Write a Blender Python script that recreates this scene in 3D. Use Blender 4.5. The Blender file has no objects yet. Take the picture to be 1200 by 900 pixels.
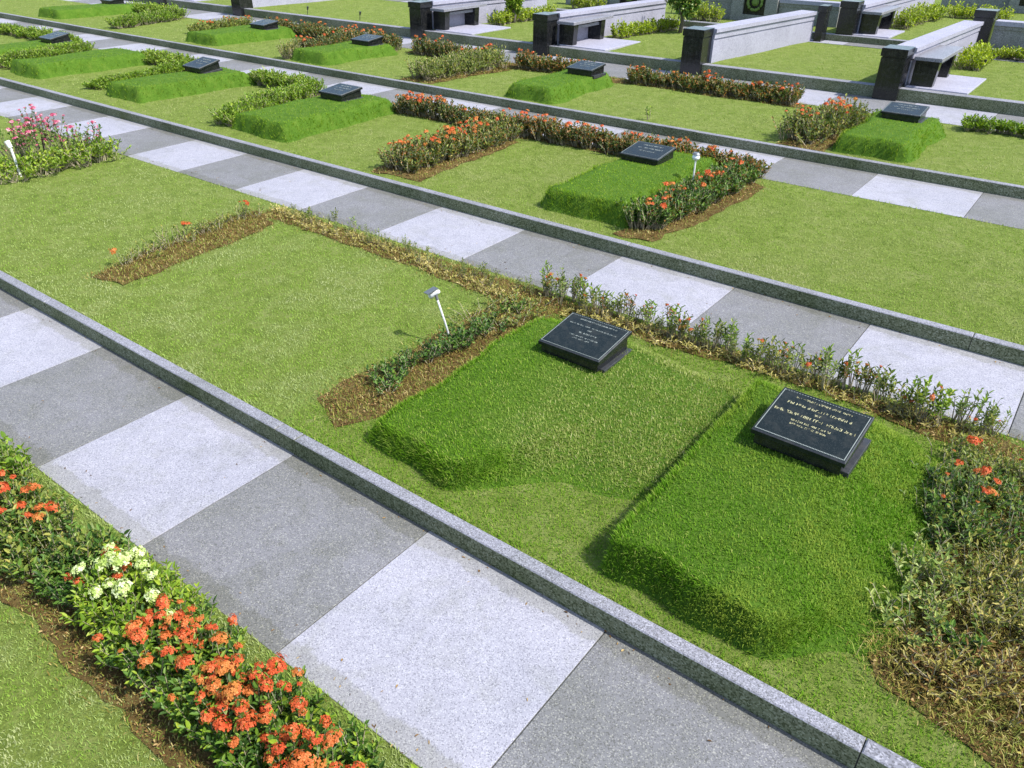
import bpy, math, random
import numpy as np
from mathutils import Vector, noise as mn

R = math.radians
rng = np.random.default_rng(7)
random.seed(7)
scene = bpy.context.scene
COL = scene.collection

# ------------------------------------------------------------------ camera numbers
CAM = np.array([6.0409, -2.4312, 3.1154])
YAW, PITCH, ROLL, FPX = R(-37.170), R(31.757), R(0.311), 915.07
_cy, _sy, _cp, _sp = math.cos(YAW), math.sin(YAW), math.cos(PITCH), math.sin(PITCH)
FW = np.array([_cp * _sy, _cp * _cy, -_sp]); RT0 = np.array([_cy, -_sy, 0.0]); UP0 = np.cross(RT0, FW)
RT = math.cos(ROLL) * RT0 + math.sin(ROLL) * UP0
UP = -math.sin(ROLL) * RT0 + math.cos(ROLL) * UP0

def seen(P, mx=.16):
    """how far points are from the camera and whether they are in or near the view (used for grass density only)"""
    d = P - CAM
    x, y, z = d @ RT, d @ UP, d @ FW
    z = np.maximum(z, .05)
    a = np.abs(x / z) < 600 / FPX * (1 + mx) + .05
    b = np.abs(y / z) < 450 / FPX * (1 + mx) + .05
    return a & b & (d @ FW > .3), np.linalg.norm(d, axis=1)

# ------------------------------------------------------------------ tagging
def tag(o, label=None, cat=None, group=None, kind=None):
    if label: o['label'] = label
    if cat: o['category'] = cat
    if group: o['group'] = group
    if kind: o['kind'] = kind
    return o

def empty(name, loc=(0, 0, 0), rz=0.0):
    o = bpy.data.objects.new(name, None); COL.objects.link(o)
    o.location = loc; o.rotation_euler = (0, 0, rz); o.empty_display_size = .1
    return o

def link(name, me, parent=None, loc=None):
    o = bpy.data.objects.new(name, me); COL.objects.link(o)
    if parent: o.parent = parent
    if loc is not None: o.location = loc
    return o

def copy_tree(o, parent=None):
    c = o.copy(); COL.objects.link(c); c.parent = parent
    for ch in list(o.children): copy_tree(ch, c)
    return c

# ------------------------------------------------------------------ materials
def newmat(name):
    m = bpy.data.materials.new(name); m.use_nodes = True
    nt = m.node_tree; nt.nodes.clear()
    out = nt.nodes.new('ShaderNodeOutputMaterial')
    return m, nt, out

def N(nt, t, **kw):
    n = nt.nodes.new(t)
    for k, v in kw.items():
        if k in n.inputs: n.inputs[k].default_value = v
        else: setattr(n, k, v)
    return n

def ramp(nt, src, stops, interp='LINEAR'):
    r = nt.nodes.new('ShaderNodeValToRGB'); r.color_ramp.interpolation = interp
    e = r.color_ramp.elements
    while len(e) < len(stops): e.new(.5)
    for i, (p, c) in enumerate(stops):
        e[i].position = p; e[i].color = (*c, 1) if len(c) == 3 else c
    nt.links.new(src, r.inputs[0])
    return r.outputs[0]

def mix(nt, f, a, b, mode='MIX'):
    m = nt.nodes.new('ShaderNodeMix'); m.data_type = 'RGBA'; m.blend_type = mode
    for s, v in ((m.inputs[0], f), (m.inputs[6], a), (m.inputs[7], b)):
        if hasattr(v, 'is_linked'): nt.links.new(v, s)
        else: s.default_value = v if not isinstance(v, tuple) else (*v, 1)[:4]
    return m.outputs[2]

def wpos(nt):
    return nt.nodes.new('ShaderNodeNewGeometry').outputs['Position']

def noise(nt, vec, scale, detail=3, rough=.55, dist=0):
    n = N(nt, 'ShaderNodeTexNoise', Scale=scale, Detail=detail, Roughness=rough, Distortion=dist)
    nt.links.new(vec, n.inputs['Vector'])
    return n.outputs['Fac']

def voro(nt, vec, scale, feature='F1', out='Color'):
    n = N(nt, 'ShaderNodeTexVoronoi', Scale=scale); n.feature = feature
    nt.links.new(vec, n.inputs['Vector'])
    return n.outputs[out]

def sep(nt, c):
    s = nt.nodes.new('ShaderNodeSeparateColor'); nt.links.new(c, s.inputs[0]); return s.outputs[0]

def bump(nt, h, strength, dist):
    b = N(nt, 'ShaderNodeBump', Strength=strength, Distance=dist); nt.links.new(h, b.inputs['Height']); return b.outputs[0]

def finish(nt, out, col, rough=.8, spec=.3, nrm=None, metal=0.0, coat=0.0):
    p = N(nt, 'ShaderNodeBsdfPrincipled', Roughness=rough, Metallic=metal)
    p.inputs['Specular IOR Level'].default_value = spec
    p.inputs['Coat Weight'].default_value = coat
    if hasattr(col, 'is_linked'): nt.links.new(col, p.inputs['Base Color'])
    else: p.inputs['Base Color'].default_value = (*col, 1)
    if nrm is not None: nt.links.new(nrm, p.inputs['Normal'])
    nt.links.new(p.outputs[0], out.inputs[0])
    return p

def mat_aggregate(name, dark, base, light, scale, lo=.16, hi=.86, stain=(.8, .82, .74), bumpd=.002, rough=.75, grime=False):
    m, nt, out = newmat(name)
    w = wpos(nt)
    v = sep(nt, voro(nt, w, scale))
    c = ramp(nt, v, [(0, dark), (lo, dark), (lo + .06, base), (hi, base), (hi + .05, light), (1, light)])
    v2 = noise(nt, w, scale * .32, 2)
    c = mix(nt, ramp(nt, v2, [(.35, (.0, .0, .0)), (.7, (.30, .30, .30))]), c, base)
    big = noise(nt, w, 1.3, 6, .65, .6)
    f = ramp(nt, big, [(.38, (0, 0, 0)), (.72, (1, 1, 1))])
    c = mix(nt, f, c, mix(nt, 1.0, c, stain, 'MULTIPLY'))
    mid = noise(nt, w, 9, 5, .7)
    c = mix(nt, ramp(nt, mid, [(.45, (0, 0, 0)), (.75, (.55, .55, .55))]), c, mix(nt, 1.0, c, (.80, .80, .80), 'MULTIPLY'))
    if grime:
        sp = nt.nodes.new('ShaderNodeSeparateXYZ'); nt.links.new(w, sp.inputs[0])
        st = noise(nt, w, 3.1, 7, .72, .8)
        c = mix(nt, ramp(nt, st, [(.50, (0, 0, 0)), (.70, (.6, .6, .6))]), c, mix(nt, 1.0, c, (.78, .79, .68), 'MULTIPLY'))
        # dirt washed against the kerb feet: a ragged band
        for y0 in (0.0, 4.043, 8.13, -1.105, 2.938):
            a = N(nt, 'ShaderNodeMath'); a.operation = 'SUBTRACT'; nt.links.new(sp.outputs[1], a.inputs[0]); a.inputs[1].default_value = y0
            b = N(nt, 'ShaderNodeMath'); b.operation = 'ABSOLUTE'; nt.links.new(a.outputs[0], b.inputs[0])
            e = N(nt, 'ShaderNodeMath'); e.operation = 'MULTIPLY_ADD'; nt.links.new(noise(nt, w, 6, 6, .7), e.inputs[0]); e.inputs[1].default_value = -.20; nt.links.new(b.outputs[0], e.inputs[2])
            c = mix(nt, ramp(nt, e.outputs[0], [(0, (.5, .5, .5)), (.02, (0, 0, 0))]), c, mix(nt, 1.0, c, (.66, .66, .52), 'MULTIPLY'))
    finish(nt, out, c, rough, .25, bump(nt, v, .35, bumpd))
    return m

M = {}
M['tile_white'] = mat_aggregate('white_aggregate', (.20, .20, .235), (.325, .322, .372), (.43, .43, .475), 190, .15, .82, (.84, .85, .85), grime=True)
M['tile_grey'] = mat_aggregate('grey_aggregate', (.11, .11, .11), (.18, .18, .195), (.31, .307, .295), 190, .18, .86, (.80, .81, .74), grime=True)
M['kerb_top'] = mat_aggregate('kerb_terrazzo', (.12, .12, .13), (.235, .235, .275), (.36, .36, .41), 190, .22, .80, (.74, .76, .70))
M['kerb_face'] = mat_aggregate('kerb_moss_shade_face', (.08, .09, .045), (.20, .21, .135), (.31, .32, .23), 110, .30, .82, (.55, .62, .40), .004, .9)  # moss green, with the front face's shade also darkened into the colour
M['joint'] = mat_aggregate('joint_grime', (.05, .05, .045), (.09, .09, .08), (.14, .14, .12), 120)
M['wall_white'] = mat_aggregate('pale_terrazzo', (.24, .24, .29), (.34, .335, .41), (.43, .43, .50), 90, .14, .84, (.84, .84, .84), .001, .6)
M['granite_grey'] = mat_aggregate('grey_granite', (.13, .13, .14), (.23, .23, .26), (.36, .36, .40), 120, .3, .8, (.85, .85, .85), .0005, .35)
M['stone_drab'] = mat_aggregate('drab_stone', (.17, .17, .16), (.27, .27, .26), (.36, .36, .35), 90, .3, .8, (.75, .78, .7), .002, .85)

def mat_granite(name, c0, c1, rough=.14, spec=.5):
    m, nt, out = newmat(name)
    w = nt.nodes.new('ShaderNodeTexCoord').outputs['Object']
    v = sep(nt, voro(nt, w, 260))
    c = ramp(nt, v, [(0, c0), (.8, c0), (1, c1)])
    d = noise(nt, w, 14, 4)
    c = mix(nt, ramp(nt, d, [(.45, (0, 0, 0)), (.8, (.10, .10, .10))]), c, (.16, .15, .12))
    p = finish(nt, out, c, rough, spec)
    r = ramp(nt, d, [(.3, (rough * .8,) * 3), (.8, (rough * 2.4,) * 3)])
    nt.links.new(r, p.inputs['Roughness'])
    return m
M['black'] = mat_granite('black_granite', (.008, .009, .010), (.03, .03, .034))
M['tablet'] = mat_granite('polished_tablet', (.008, .012, .011), (.03, .036, .034), .2, .3)
M['plinth'] = mat_granite('plinth_stone', (.028, .03, .033), (.06, .06, .066), .3, .4)

def mat_simple(name, c, rough=.5, metal=0.0, spec=.4, var=.15, scale=30):
    m, nt, out = newmat(name)
    n = noise(nt, wpos(nt), scale, 4)
    a = tuple(x * (1 - var) for x in c); b = tuple(min(1, x * (1 + var)) for x in c)
    finish(nt, out, ramp(nt, n, [(.3, a), (.7, b)]), rough, spec, None, metal)
    return m
M['gold'] = mat_simple('gold_paint', (.44, .42, .23), .6)
M['silver'] = mat_simple('silver_line', (.24, .27, .25), .5)
M['lamp_white'] = mat_simple('white_plastic', (.72, .72, .70), .45, var=.12, scale=60)
M['lamp_grey'] = mat_simple('grey_metal', (.16, .17, .18), .35, .4)
M['glass'] = mat_simple('lamp_lens', (.75, .78, .8), .12, 0, .6)
M['pole'] = mat_simple('worn_pole', (.55, .55, .54), .5, var=.3, scale=80)
M['stake'] = mat_simple('dark_plastic', (.03, .03, .035), .5)
M['bark'] = mat_simple('bark', (.12, .10, .075), .9, var=.45, scale=60)
M['twig'] = mat_simple('pale_twig', (.30, .26, .17), .85, var=.4, scale=50)
M['mossy'] = mat_simple('wreath_leaf', (.13, .20, .04), .7, var=.4, scale=40)

def mat_soil(name, c1, c2, c3):
    m, nt, out = newmat(name)
    w = wpos(nt)
    n1 = noise(nt, w, 7, 6, .7, .5); n2 = noise(nt, w, 60, 5, .75)
    c = ramp(nt, n1, [(.3, c1), (.5, c2), (.72, c3)])
    c = mix(nt, ramp(nt, n2, [(.35, (0, 0, 0)), (.7, (.6, .6, .6))]), c, tuple(x * .45 for x in c1))
    finish(nt, out, c, .95, .1, bump(nt, n2, 1.0, .02))
    return m
M['soil'] = mat_soil('dry_soil', (.09, .055, .02), (.165, .11, .038), (.23, .19, .07))
M['turf'] = mat_soil('turf_thatch', (.12, .17, .03), (.19, .25, .05), (.27, .30, .10))
M['turf_dark'] = mat_soil('mound_thatch', (.06, .13, .012), (.09, .18, .018), (.14, .22, .03))

def mat_leafy(name, stops, patch=None, patch_scale=.8, rough=.5, trans=.28, spec=.35, fine=None, thr=(.42, .66), hi=1.0, zone=None, objvar=None):
    """stops: colour ramp over the per-leaf random number; patch: (colour) mixed in by a slow world noise"""
    m, nt, out = newmat(name)
    at = N(nt, 'ShaderNodeAttribute'); at.attribute_name = 'rnd'
    c = ramp(nt, at.outputs['Fac'], stops)
    w = wpos(nt)
    if zone:      # another kind of turf was laid in this part of the row
        stops2, xa, xb, ya, yb = zone
        sp = nt.nodes.new('ShaderNodeSeparateXYZ'); nt.links.new(w, sp.inputs[0])
        nz = noise(nt, w, 2.2, 4)
        def mr(src, a, b):
            ad = N(nt, 'ShaderNodeMath'); ad.operation = 'MULTIPLY_ADD'; nt.links.new(nz, ad.inputs[0]); ad.inputs[1].default_value = 1.1; nt.links.new(src, ad.inputs[2])
            m_ = nt.nodes.new('ShaderNodeMapRange'); m_.interpolation_type = 'SMOOTHSTEP'; nt.links.new(ad.outputs[0], m_.inputs[0])
            m_.inputs[1].default_value = a + .55; m_.inputs[2].default_value = b + .55; return m_.outputs[0]
        ml = N(nt, 'ShaderNodeMath'); ml.operation = 'MULTIPLY'
        nt.links.new(mr(sp.outputs[0], xa, xb), ml.inputs[0]); nt.links.new(mr(sp.outputs[1], ya, yb), ml.inputs[1])
        c2 = ramp(nt, at.outputs['Fac'], stops2)
    if objvar:
        oi = nt.nodes.new('ShaderNodeObjectInfo')
        c = mix(nt, ramp(nt, oi.outputs['Random'], [(0, (0, 0, 0)), (.45, (.1, .1, .1)), (1, (.85, .85, .85))]), c, mix(nt, .6, c, objvar))
    if patch:
        n = noise(nt, w, patch_scale, 5, .62, .4)
        c = mix(nt, ramp(nt, n, [(thr[0], (0, 0, 0)), (thr[1], (hi, hi, hi))]), c, mix(nt, .78, c, patch))
    if fine:
        n = noise(nt, w, 7, 4, .6)
        c = mix(nt, ramp(nt, n, [(.45, (0, 0, 0)), (.7, (.8, .8, .8))]), c, mix(nt, .6, c, fine))
    if zone: c = mix(nt, ml.outputs[0], c, c2)
    p = N(nt, 'ShaderNodeBsdfPrincipled', Roughness=rough)
    p.inputs['Specular IOR Level'].default_value = spec
    nt.links.new(c, p.inputs['Base Color'])
    t = N(nt, 'ShaderNodeBsdfTranslucent')
    nt.links.new(mix(nt, 1.0, c, (1.1, 1.15, .55), 'MULTIPLY'), t.inputs[0])
    ms = N(nt, 'ShaderNodeMixShader', Fac=trans)
    nt.links.new(p.outputs[0], ms.inputs[1]); nt.links.new(t.outputs[0], ms.inputs[2])
    nt.links.new(ms.outputs[0], out.inputs[0])
    return m
M['grass'] = mat_leafy('lawn_grass', [(0, (.155, .25, .03)), (.5, (.26, .38, .062)), (.9, (.33, .43, .10)), (1, (.40, .45, .16))],
                       (.44, .42, .22), 1.3, .75, .30, .08, (.15, .25, .03), (.46, .62))
M['grass_lime'] = mat_leafy('near_lawn_grass', [(0, (.155, .26, .03)), (.5, (.265, .39, .065)), (.9, (.33, .44, .10)), (1, (.40, .46, .17))],
                       (.44, .46, .24), 1.7, .75, .30, .08, (.12, .25, .015), (.45, .60), zone=([(0, (.08, .19, .010)), (.5, (.15, .295, .018)), (.88, (.23, .36, .035)), (1, (.40, .42, .12))], 1.7, 2.7, -.6, .1))
M['grass_mound'] = mat_leafy('mound_grass', [(0, (.07, .175, .008)), (.5, (.13, .28, .016)), (.88, (.21, .35, .035)), (1, (.40, .43, .12))],
                       (.30, .38, .06), 1.6, .7, .36, .08, (.08, .20, .01), (.47, .64))
M['grass_far_mound'] = mat_leafy('far_mound_grass', [(0, (.11, .22, .010)), (.5, (.20, .34, .018)), (.88, (.28, .40, .035)), (1, (.40, .42, .10))],
                       (.26, .34, .06), 1.2, .7, .36, .08, (.12, .24, .012), (.48, .70))
M['grass_mound_mix'] = mat_leafy('mound_grass_faded', [(0, (.08, .19, .010)), (.5, (.15, .295, .018)), (.88, (.23, .36, .035)), (1, (.40, .42, .12))],
                       (.36, .40, .12), 1.6, .7, .34, .08, (.09, .22, .01), (.48, .62), zone=([(0, (.14, .21, .03)), (.5, (.27, .345, .075)), (.85, (.38, .42, .13)), (1, (.52, .50, .25))], 3.0, 4.0, .35, .95))
M['dry_blade'] = mat_leafy('dry_blade', [(0, (.07, .05, .015)), (.3, (.20, .13, .035)), (.5, (.24, .25, .05)), (.7, (.18, .27, .04)), (.85, (.38, .29, .09)), (1, (.52, .45, .20))], None, 1, .8, .2, .1)
M['straw'] = mat_leafy('straw_blade', [(0, (.12, .13, .03)), (.35, (.26, .27, .06)), (.6, (.22, .33, .05)), (.85, (.44, .38, .13)), (1, (.56, .50, .24))], (.34, .22, .06), 2.0, .8, .25, .1)
M['litter'] = mat_leafy('dead_leaf', [(0, (.05, .03, .012)), (.4, (.16, .085, .028)), (.75, (.28, .17, .06)), (1, (.44, .33, .15))], None, 1, .8, .1, .2)
M['leaf'] = mat_leafy('shrub_leaf', [(0, (.025, .06, .012)), (.35, (.06, .135, .02)), (.7, (.13, .24, .035)), (.93, (.25, .34, .055)), (1, (.36, .29, .07))])
M['leaf_lime'] = mat_leafy('lime_leaf', [(0, (.06, .13, .012)), (.4, (.16, .27, .02)), (.8, (.29, .40, .035)), (1, (.46, .50, .07))])
M['leaf_gold'] = mat_leafy('golden_leaf', [(0, (.08, .13, .01)), (.35, (.22, .31, .012)), (.8, (.40, .48, .02)), (1, (.55, .58, .06))])
M['leaf_red'] = mat_leafy('bronze_leaf', [(0, (.025, .05, .015)), (.4, (.07, .12, .025)), (.62, (.17, .20, .04)), (.82, (.32, .16, .04)), (1, (.50, .19, .05))])
M['leaf_olive'] = mat_leafy('olive_leaf', [(0, (.06, .10, .018)), (.4, (.16, .22, .035)), (.75, (.30, .32, .065)), (1, (.50, .38, .10))])
M['leaf_blue'] = mat_leafy('grey_green_leaf', [(0, (.07, .13, .022)), (.5, (.19, .28, .06)), (1, (.40, .45, .14))])
M['leaf_dry'] = mat_leafy('straw_leaf', [(0, (.13, .12, .025)), (.35, (.34, .31, .075)), (.7, (.52, .45, .14)), (1, (.72, .60, .27))])
M['petal'] = mat_leafy('orange_petal', [(0, (.42, .055, .018)), (.5, (.62, .105, .032)), (1, (.74, .22, .09))], None, 1, .55, .25, .2, objvar=(.50, .30, .06))
M['petal_pale'] = mat_leafy('cream_petal', [(0, (.34, .46, .10)), (.5, (.56, .64, .26)), (1, (.74, .78, .48))], None, 1, .55, .25, .2)
M['petal_pink'] = mat_leafy('pink_bract', [(0, (.42, .05, .12)), (.5, (.62, .12, .24)), (.85, (.74, .34, .42)), (1, (.85, .62, .66))], None, 1, .55, .3, .2)

# ------------------------------------------------------------------ mesh helpers
def np_mesh(name, V, faces_flat, counts, mats, midx=None, rnd=None, smooth=False):
    me = bpy.data.meshes.new(name)
    V = np.asarray(V, np.float32); nv = len(V)
    me.vertices.add(nv); me.vertices.foreach_set('co', V.ravel())
    fl = np.asarray(faces_flat, np.int32).ravel(); cn = np.asarray(counts, np.int32)
    me.loops.add(len(fl)); me.loops.foreach_set('vertex_index', fl)
    me.polygons.add(len(cn))
    st = np.zeros(len(cn), np.int32); st[1:] = np.cumsum(cn)[:-1]
    me.polygons.foreach_set('loop_start', st)
    for m in mats: me.materials.append(m)
    if midx is not None: me.polygons.foreach_set('material_index', np.asarray(midx, np.int32))
    if rnd is not None:
        a = me.attributes.new('rnd', 'FLOAT', 'POINT'); a.data.foreach_set('value', np.asarray(rnd, np.float32))
    me.update(calc_edges=True)
    me.polygons.foreach_set('use_smooth', np.full(len(cn), smooth))
    me.validate()
    return me

class MB:
    """collects boxes, prisms and tubes into one mesh"""
    def __init__(s): s.v = []; s.f = []; s.m = []
    def quadbox(s, P, mi=0, top=None):
        """P: 8 corners, bottom 4 counter-clockwise then top 4"""
        b = len(s.v); s.v += [tuple(map(float, p)) for p in P]
        for k, q in enumerate([(3, 2, 1, 0), (4, 5, 6, 7), (0, 1, 5, 4), (1, 2, 6, 5), (2, 3, 7, 6), (3, 0, 4, 7)]):
            s.f.append([b + i for i in q]); s.m.append(top if (top is not None and k == 1) else mi)
        return s
    def box(s, x0, x1, y0, y1, z0, z1, mi=0, top=None, bev=0.0):
        if bev > 0:
            s.quadbox([(x0, y0, z0), (x1, y0, z0), (x1, y1, z0), (x0, y1, z0), (x0, y0, z1 - bev), (x1, y0, z1 - bev), (x1, y1, z1 - bev), (x0, y1, z1 - bev)], mi)
            b = len(s.v) - 4
            e = bev
            s.v += [(x0 + e, y0 + e, z1), (x1 - e, y0 + e, z1), (x1 - e, y1 - e, z1), (x0 + e, y1 - e, z1)]
            s.f.pop(-5); s.m.pop(-5)
            t = b + 4
            s.f.append([t, t + 1, t + 2, t + 3]); s.m.append(top if top is not None else mi)
            for i in range(4):
                j = (i + 1) % 4
                s.f.append([b + i, b + j, t + j, t + i]); s.m.append(top if top is not None else mi)
            return s
        return s.quadbox([(x0, y0, z0), (x1, y0, z0), (x1, y1, z0), (x0, y1, z0), (x0, y0, z1), (x1, y0, z1), (x1, y1, z1), (x0, y1, z1)], mi, top)
    def tube(s, pts, radii, n=6, mi=0, cap=True):
        pts = [Vector(p) for p in pts]; rings = []
        for i, p in enumerate(pts):
            d = (pts[min(i + 1, len(pts) - 1)] - pts[max(i - 1, 0)]).normalized()
            a = d.orthogonal().normalized(); c = d.cross(a)
            b = len(s.v)
            for k in range(n):
                t = 2 * math.pi * k / n
                q = p + (a * math.cos(t) + c * math.sin(t)) * radii[i]
                s.v.append(tuple(q))
            rings.append(b)
        for i in range(len(rings) - 1):
            for k in range(n):
                k2 = (k + 1) % n
                s.f.append([rings[i] + k, rings[i] + k2, rings[i + 1] + k2, rings[i + 1] + k]); s.m.append(mi)
        if cap:
            s.f.append([rings[0] + k for k in range(n)][::-1]); s.m.append(mi)
            s.f.append([rings[-1] + k for k in range(n)]); s.m.append(mi)
        return s
    def mesh(s, name, mats, smooth=False, rnd=None):
        return np_mesh(name, s.v, [i for f in s.f for i in f], [len(f) for f in s.f], mats, s.m, rnd, smooth)
    def build(s, name, mats, parent=None, loc=None, smooth=False):
        if not isinstance(mats, (list, tuple)): mats = [mats]
        return link(name, s.mesh(name, mats, smooth), parent, loc)

def unit(a): return a / np.maximum(np.linalg.norm(a, axis=-1, keepdims=True), 1e-9)

def blade_mesh(name, P, length, width, lean, mat, tilt=None, rnd=None):
    """many tapering bent grass blades as one mesh"""
    n = len(P)
    az = rng.uniform(0, 2 * math.pi, n)
    d = np.stack([np.cos(az), np.sin(az), np.zeros(n)], 1)
    if tilt is not None: d = unit(d + tilt)
    side = np.stack([-np.sin(az), np.cos(az), np.zeros(n)], 1)
    ln = np.clip(np.abs(rng.normal(lean, .28, n)), .05, 1.45)
    L = (length * rng.uniform(.6, 1.25, n))[:, None]; W = (width * rng.uniform(.7, 1.3, n))[:, None] * .5
    up = np.array([0, 0, 1.0])
    m = P + (d * np.sin(ln * .55)[:, None] + up * np.cos(ln * .55)[:, None]) * L * .55
    t = m + (d * np.sin(ln * 1.25)[:, None] + up * np.cos(ln * 1.25)[:, None]) * L * .5
    V = np.empty((n, 5, 3)); V[:, 0] = P - side * W; V[:, 1] = P + side * W
    V[:, 2] = m + side * W * .8; V[:, 3] = m - side * W * .8; V[:, 4] = t
    b = (np.arange(n) * 5)[:, None]
    F = np.concatenate([b + np.array([0, 1, 2, 3]), b + np.array([3, 2, 4])], 1)
    cnt = np.tile([4, 3], n)
    r = rng.uniform(0, 1, n) if rnd is None else rnd
    return np_mesh(name, V.reshape(-1, 3), F, cnt, [mat], None, np.repeat(r, 5))

def leaf_mesh(name, P, D, U, L, W, r, mat):
    """leaves: a folded pair of quads along a midrib. P base, D direction, U up-ish normal"""
    n = len(P); D = unit(D); S = unit(np.cross(D, U)); Nn = np.cross(S, D)
    L = L[:, None]; W = W[:, None] * .5
    V = np.empty((n, 6, 3))
    V[:, 0] = P
    V[:, 1] = P + D * L * .32 + S * W + Nn * W * .35
    V[:, 2] = P + D * L * .72 + S * W * .78 + Nn * W * .22 - Nn * L * .04
    V[:, 3] = P + D * L - Nn * L * .16
    V[:, 4] = P + D * L * .72 - S * W * .78 + Nn * W * .22 - Nn * L * .04
    V[:, 5] = P + D * L * .32 - S * W + Nn * W * .35
    b = (np.arange(n) * 6)[:, None]
    F = np.concatenate([b + np.array([0, 1, 2, 3]), b + np.array([0, 3, 4, 5])], 1)
    return np_mesh(name, V.reshape(-1, 3), F, np.full(2 * n, 4), [mat], None, np.repeat(r, 6))

# ------------------------------------------------------------------ ground levels
PER = 1.2
Z = [0.0, .108, .216, .324, .50, .62]
# lawns: level, y0, y1
LAWNS = [(0, -9.0, -1.105), (1, .085, 2.938), (2, 4.128, 7.025), (3, 8.215, 10.98), (4, 12.38, 16.35), (5, 16.98, 30.0)]
WOB = [(1.7, .9, .3), (.8, 2.3, 1.9), (3.1, 1.3, 4.0), (2.2, 3.7, .8)]
def und(x, y):
    s = 0
    for a, b, c in WOB: s = s + np.sin(x * a + c) * np.sin(y * b + c * 1.7)
    return s * .006
def lawn_z(lev, x, y):
    _, y0, y1 = LAWNS[lev]
    e = np.clip(np.minimum(y - y0, y1 - y) / .35, 0, 1)
    return Z[lev] - .004 + und(x, y) * e + .008 * e

def grid_mesh(name, xs, ys, zf, mat):
    X, Y = np.meshgrid(xs, ys, indexing='ij'); V = np.stack([X, Y, zf(X, Y)], -1).reshape(-1, 3)
    nx, ny = len(xs), len(ys)
    i, j = np.meshgrid(np.arange(nx - 1), np.arange(ny - 1), indexing='ij'); a = (i * ny + j).ravel()
    F = np.stack([a, a + ny, a + ny + 1, a + 1], 1)
    return np_mesh(name, V, F, np.full(len(F), 4), [mat], None, None, True)

big = MB(); big.v = [(-600, -600, -.3), (600, -600, -.3), (600, 600, -.3), (-600, 600, -.3)]; big.f = [[0, 1, 2, 3]]; big.m = [0]
tag(big.build('ground', M['turf']), kind='structure')
for lev, y0, y1 in LAWNS:
    xs = np.concatenate([np.linspace(-70, -26, 12), np.arange(-25, 14.01, .2), np.linspace(16, 60, 12)])
    ys = np.linspace(y0, y1, max(4, int((y1 - y0) / .2)))
    o = link('lawn', grid_mesh('lawn', xs, ys, lambda X, Y: lawn_z(lev, X, Y), M['turf']))
    tag(o, kind='structure')
s = MB().box(-70, 60, -60, -9.0, -.3, -.004); tag(s.build('lawn', M['turf']), kind='structure')
s = MB().box(-70, 60, 30.0, 120, -.3, .612); tag(s.build('lawn', M['turf']), kind='structure')

# ------------------------------------------------------------------ paths and kerbs
def path(y0, y1, z, x_off, white_odd, name='path'):
    b = MB()
    k0 = int((-70 - x_off) // PER); k1 = int((60 - x_off) // PER)
    for k in range(k0, k1):
        xa = x_off + k * PER; w = ((k % 2) == (1 if white_odd else 0))
        g = .0035
        dz = random.uniform(-.0015, .0015)
        b.box(xa + g, xa + PER - g, y0, y1, z - .12, z + dz, 0 if w else 1, None, .002)
    b.box(-70, 60, y0 + .002, y1 - .002, z - .1, z - .006, 2)
    tag(b.build(name, [M['tile_white'], M['tile_grey'], M['joint']]), kind='structure')
path(-1.105, 0, 0, 0.0, True)
path(2.938, 4.043, Z[1], -9.497, False)
path(7.025, 8.13, Z[2], 2.602, True)
path(10.98, 12.2, Z[3], 2.05, True)
path(16.35, 16.80, .504, 1.9, False)

def kerb(y0, y1, z0, z1, joints, dark_from=None):
    b = MB(); xs = [-70] + sorted(joints) + [60]
    for a, c in zip(xs[:-1], xs[1:]):
        dz = random.uniform(-.0015, .0015); dy = random.uniform(-.002, .002)
        dark = dark_from is not None and a >= dark_from - .01 and a < dark_from + 1
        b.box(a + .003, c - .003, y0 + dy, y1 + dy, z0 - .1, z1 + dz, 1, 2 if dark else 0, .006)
    b.box(-70, 60, y0 + .008, y1 - .008, z0 - .1, z1 - .012, 3)
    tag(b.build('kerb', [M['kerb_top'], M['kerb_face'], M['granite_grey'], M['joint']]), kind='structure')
def J(x0, step, skip=()): return [x0 + step * i for i in range(-14, 14) if -69 < x0 + step * i < 59]
kerb(0, .085, 0, .128, [-12.1, -9.2, -6.6, -3.8, -.92, 2.22, 2.42, 6.02, 7.3, 10.4], 6.02)
kerb(4.043, 4.128, Z[1], .236, J(-.55, 3.1))
kerb(8.13, 8.215, Z[2], .344, J(1.3, 2.9))
kerb(12.2, 12.38, Z[3], .512, J(.3, 2.4))
kerb(16.80, 16.98, .5, .632, J(1.3, 2.4))

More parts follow.
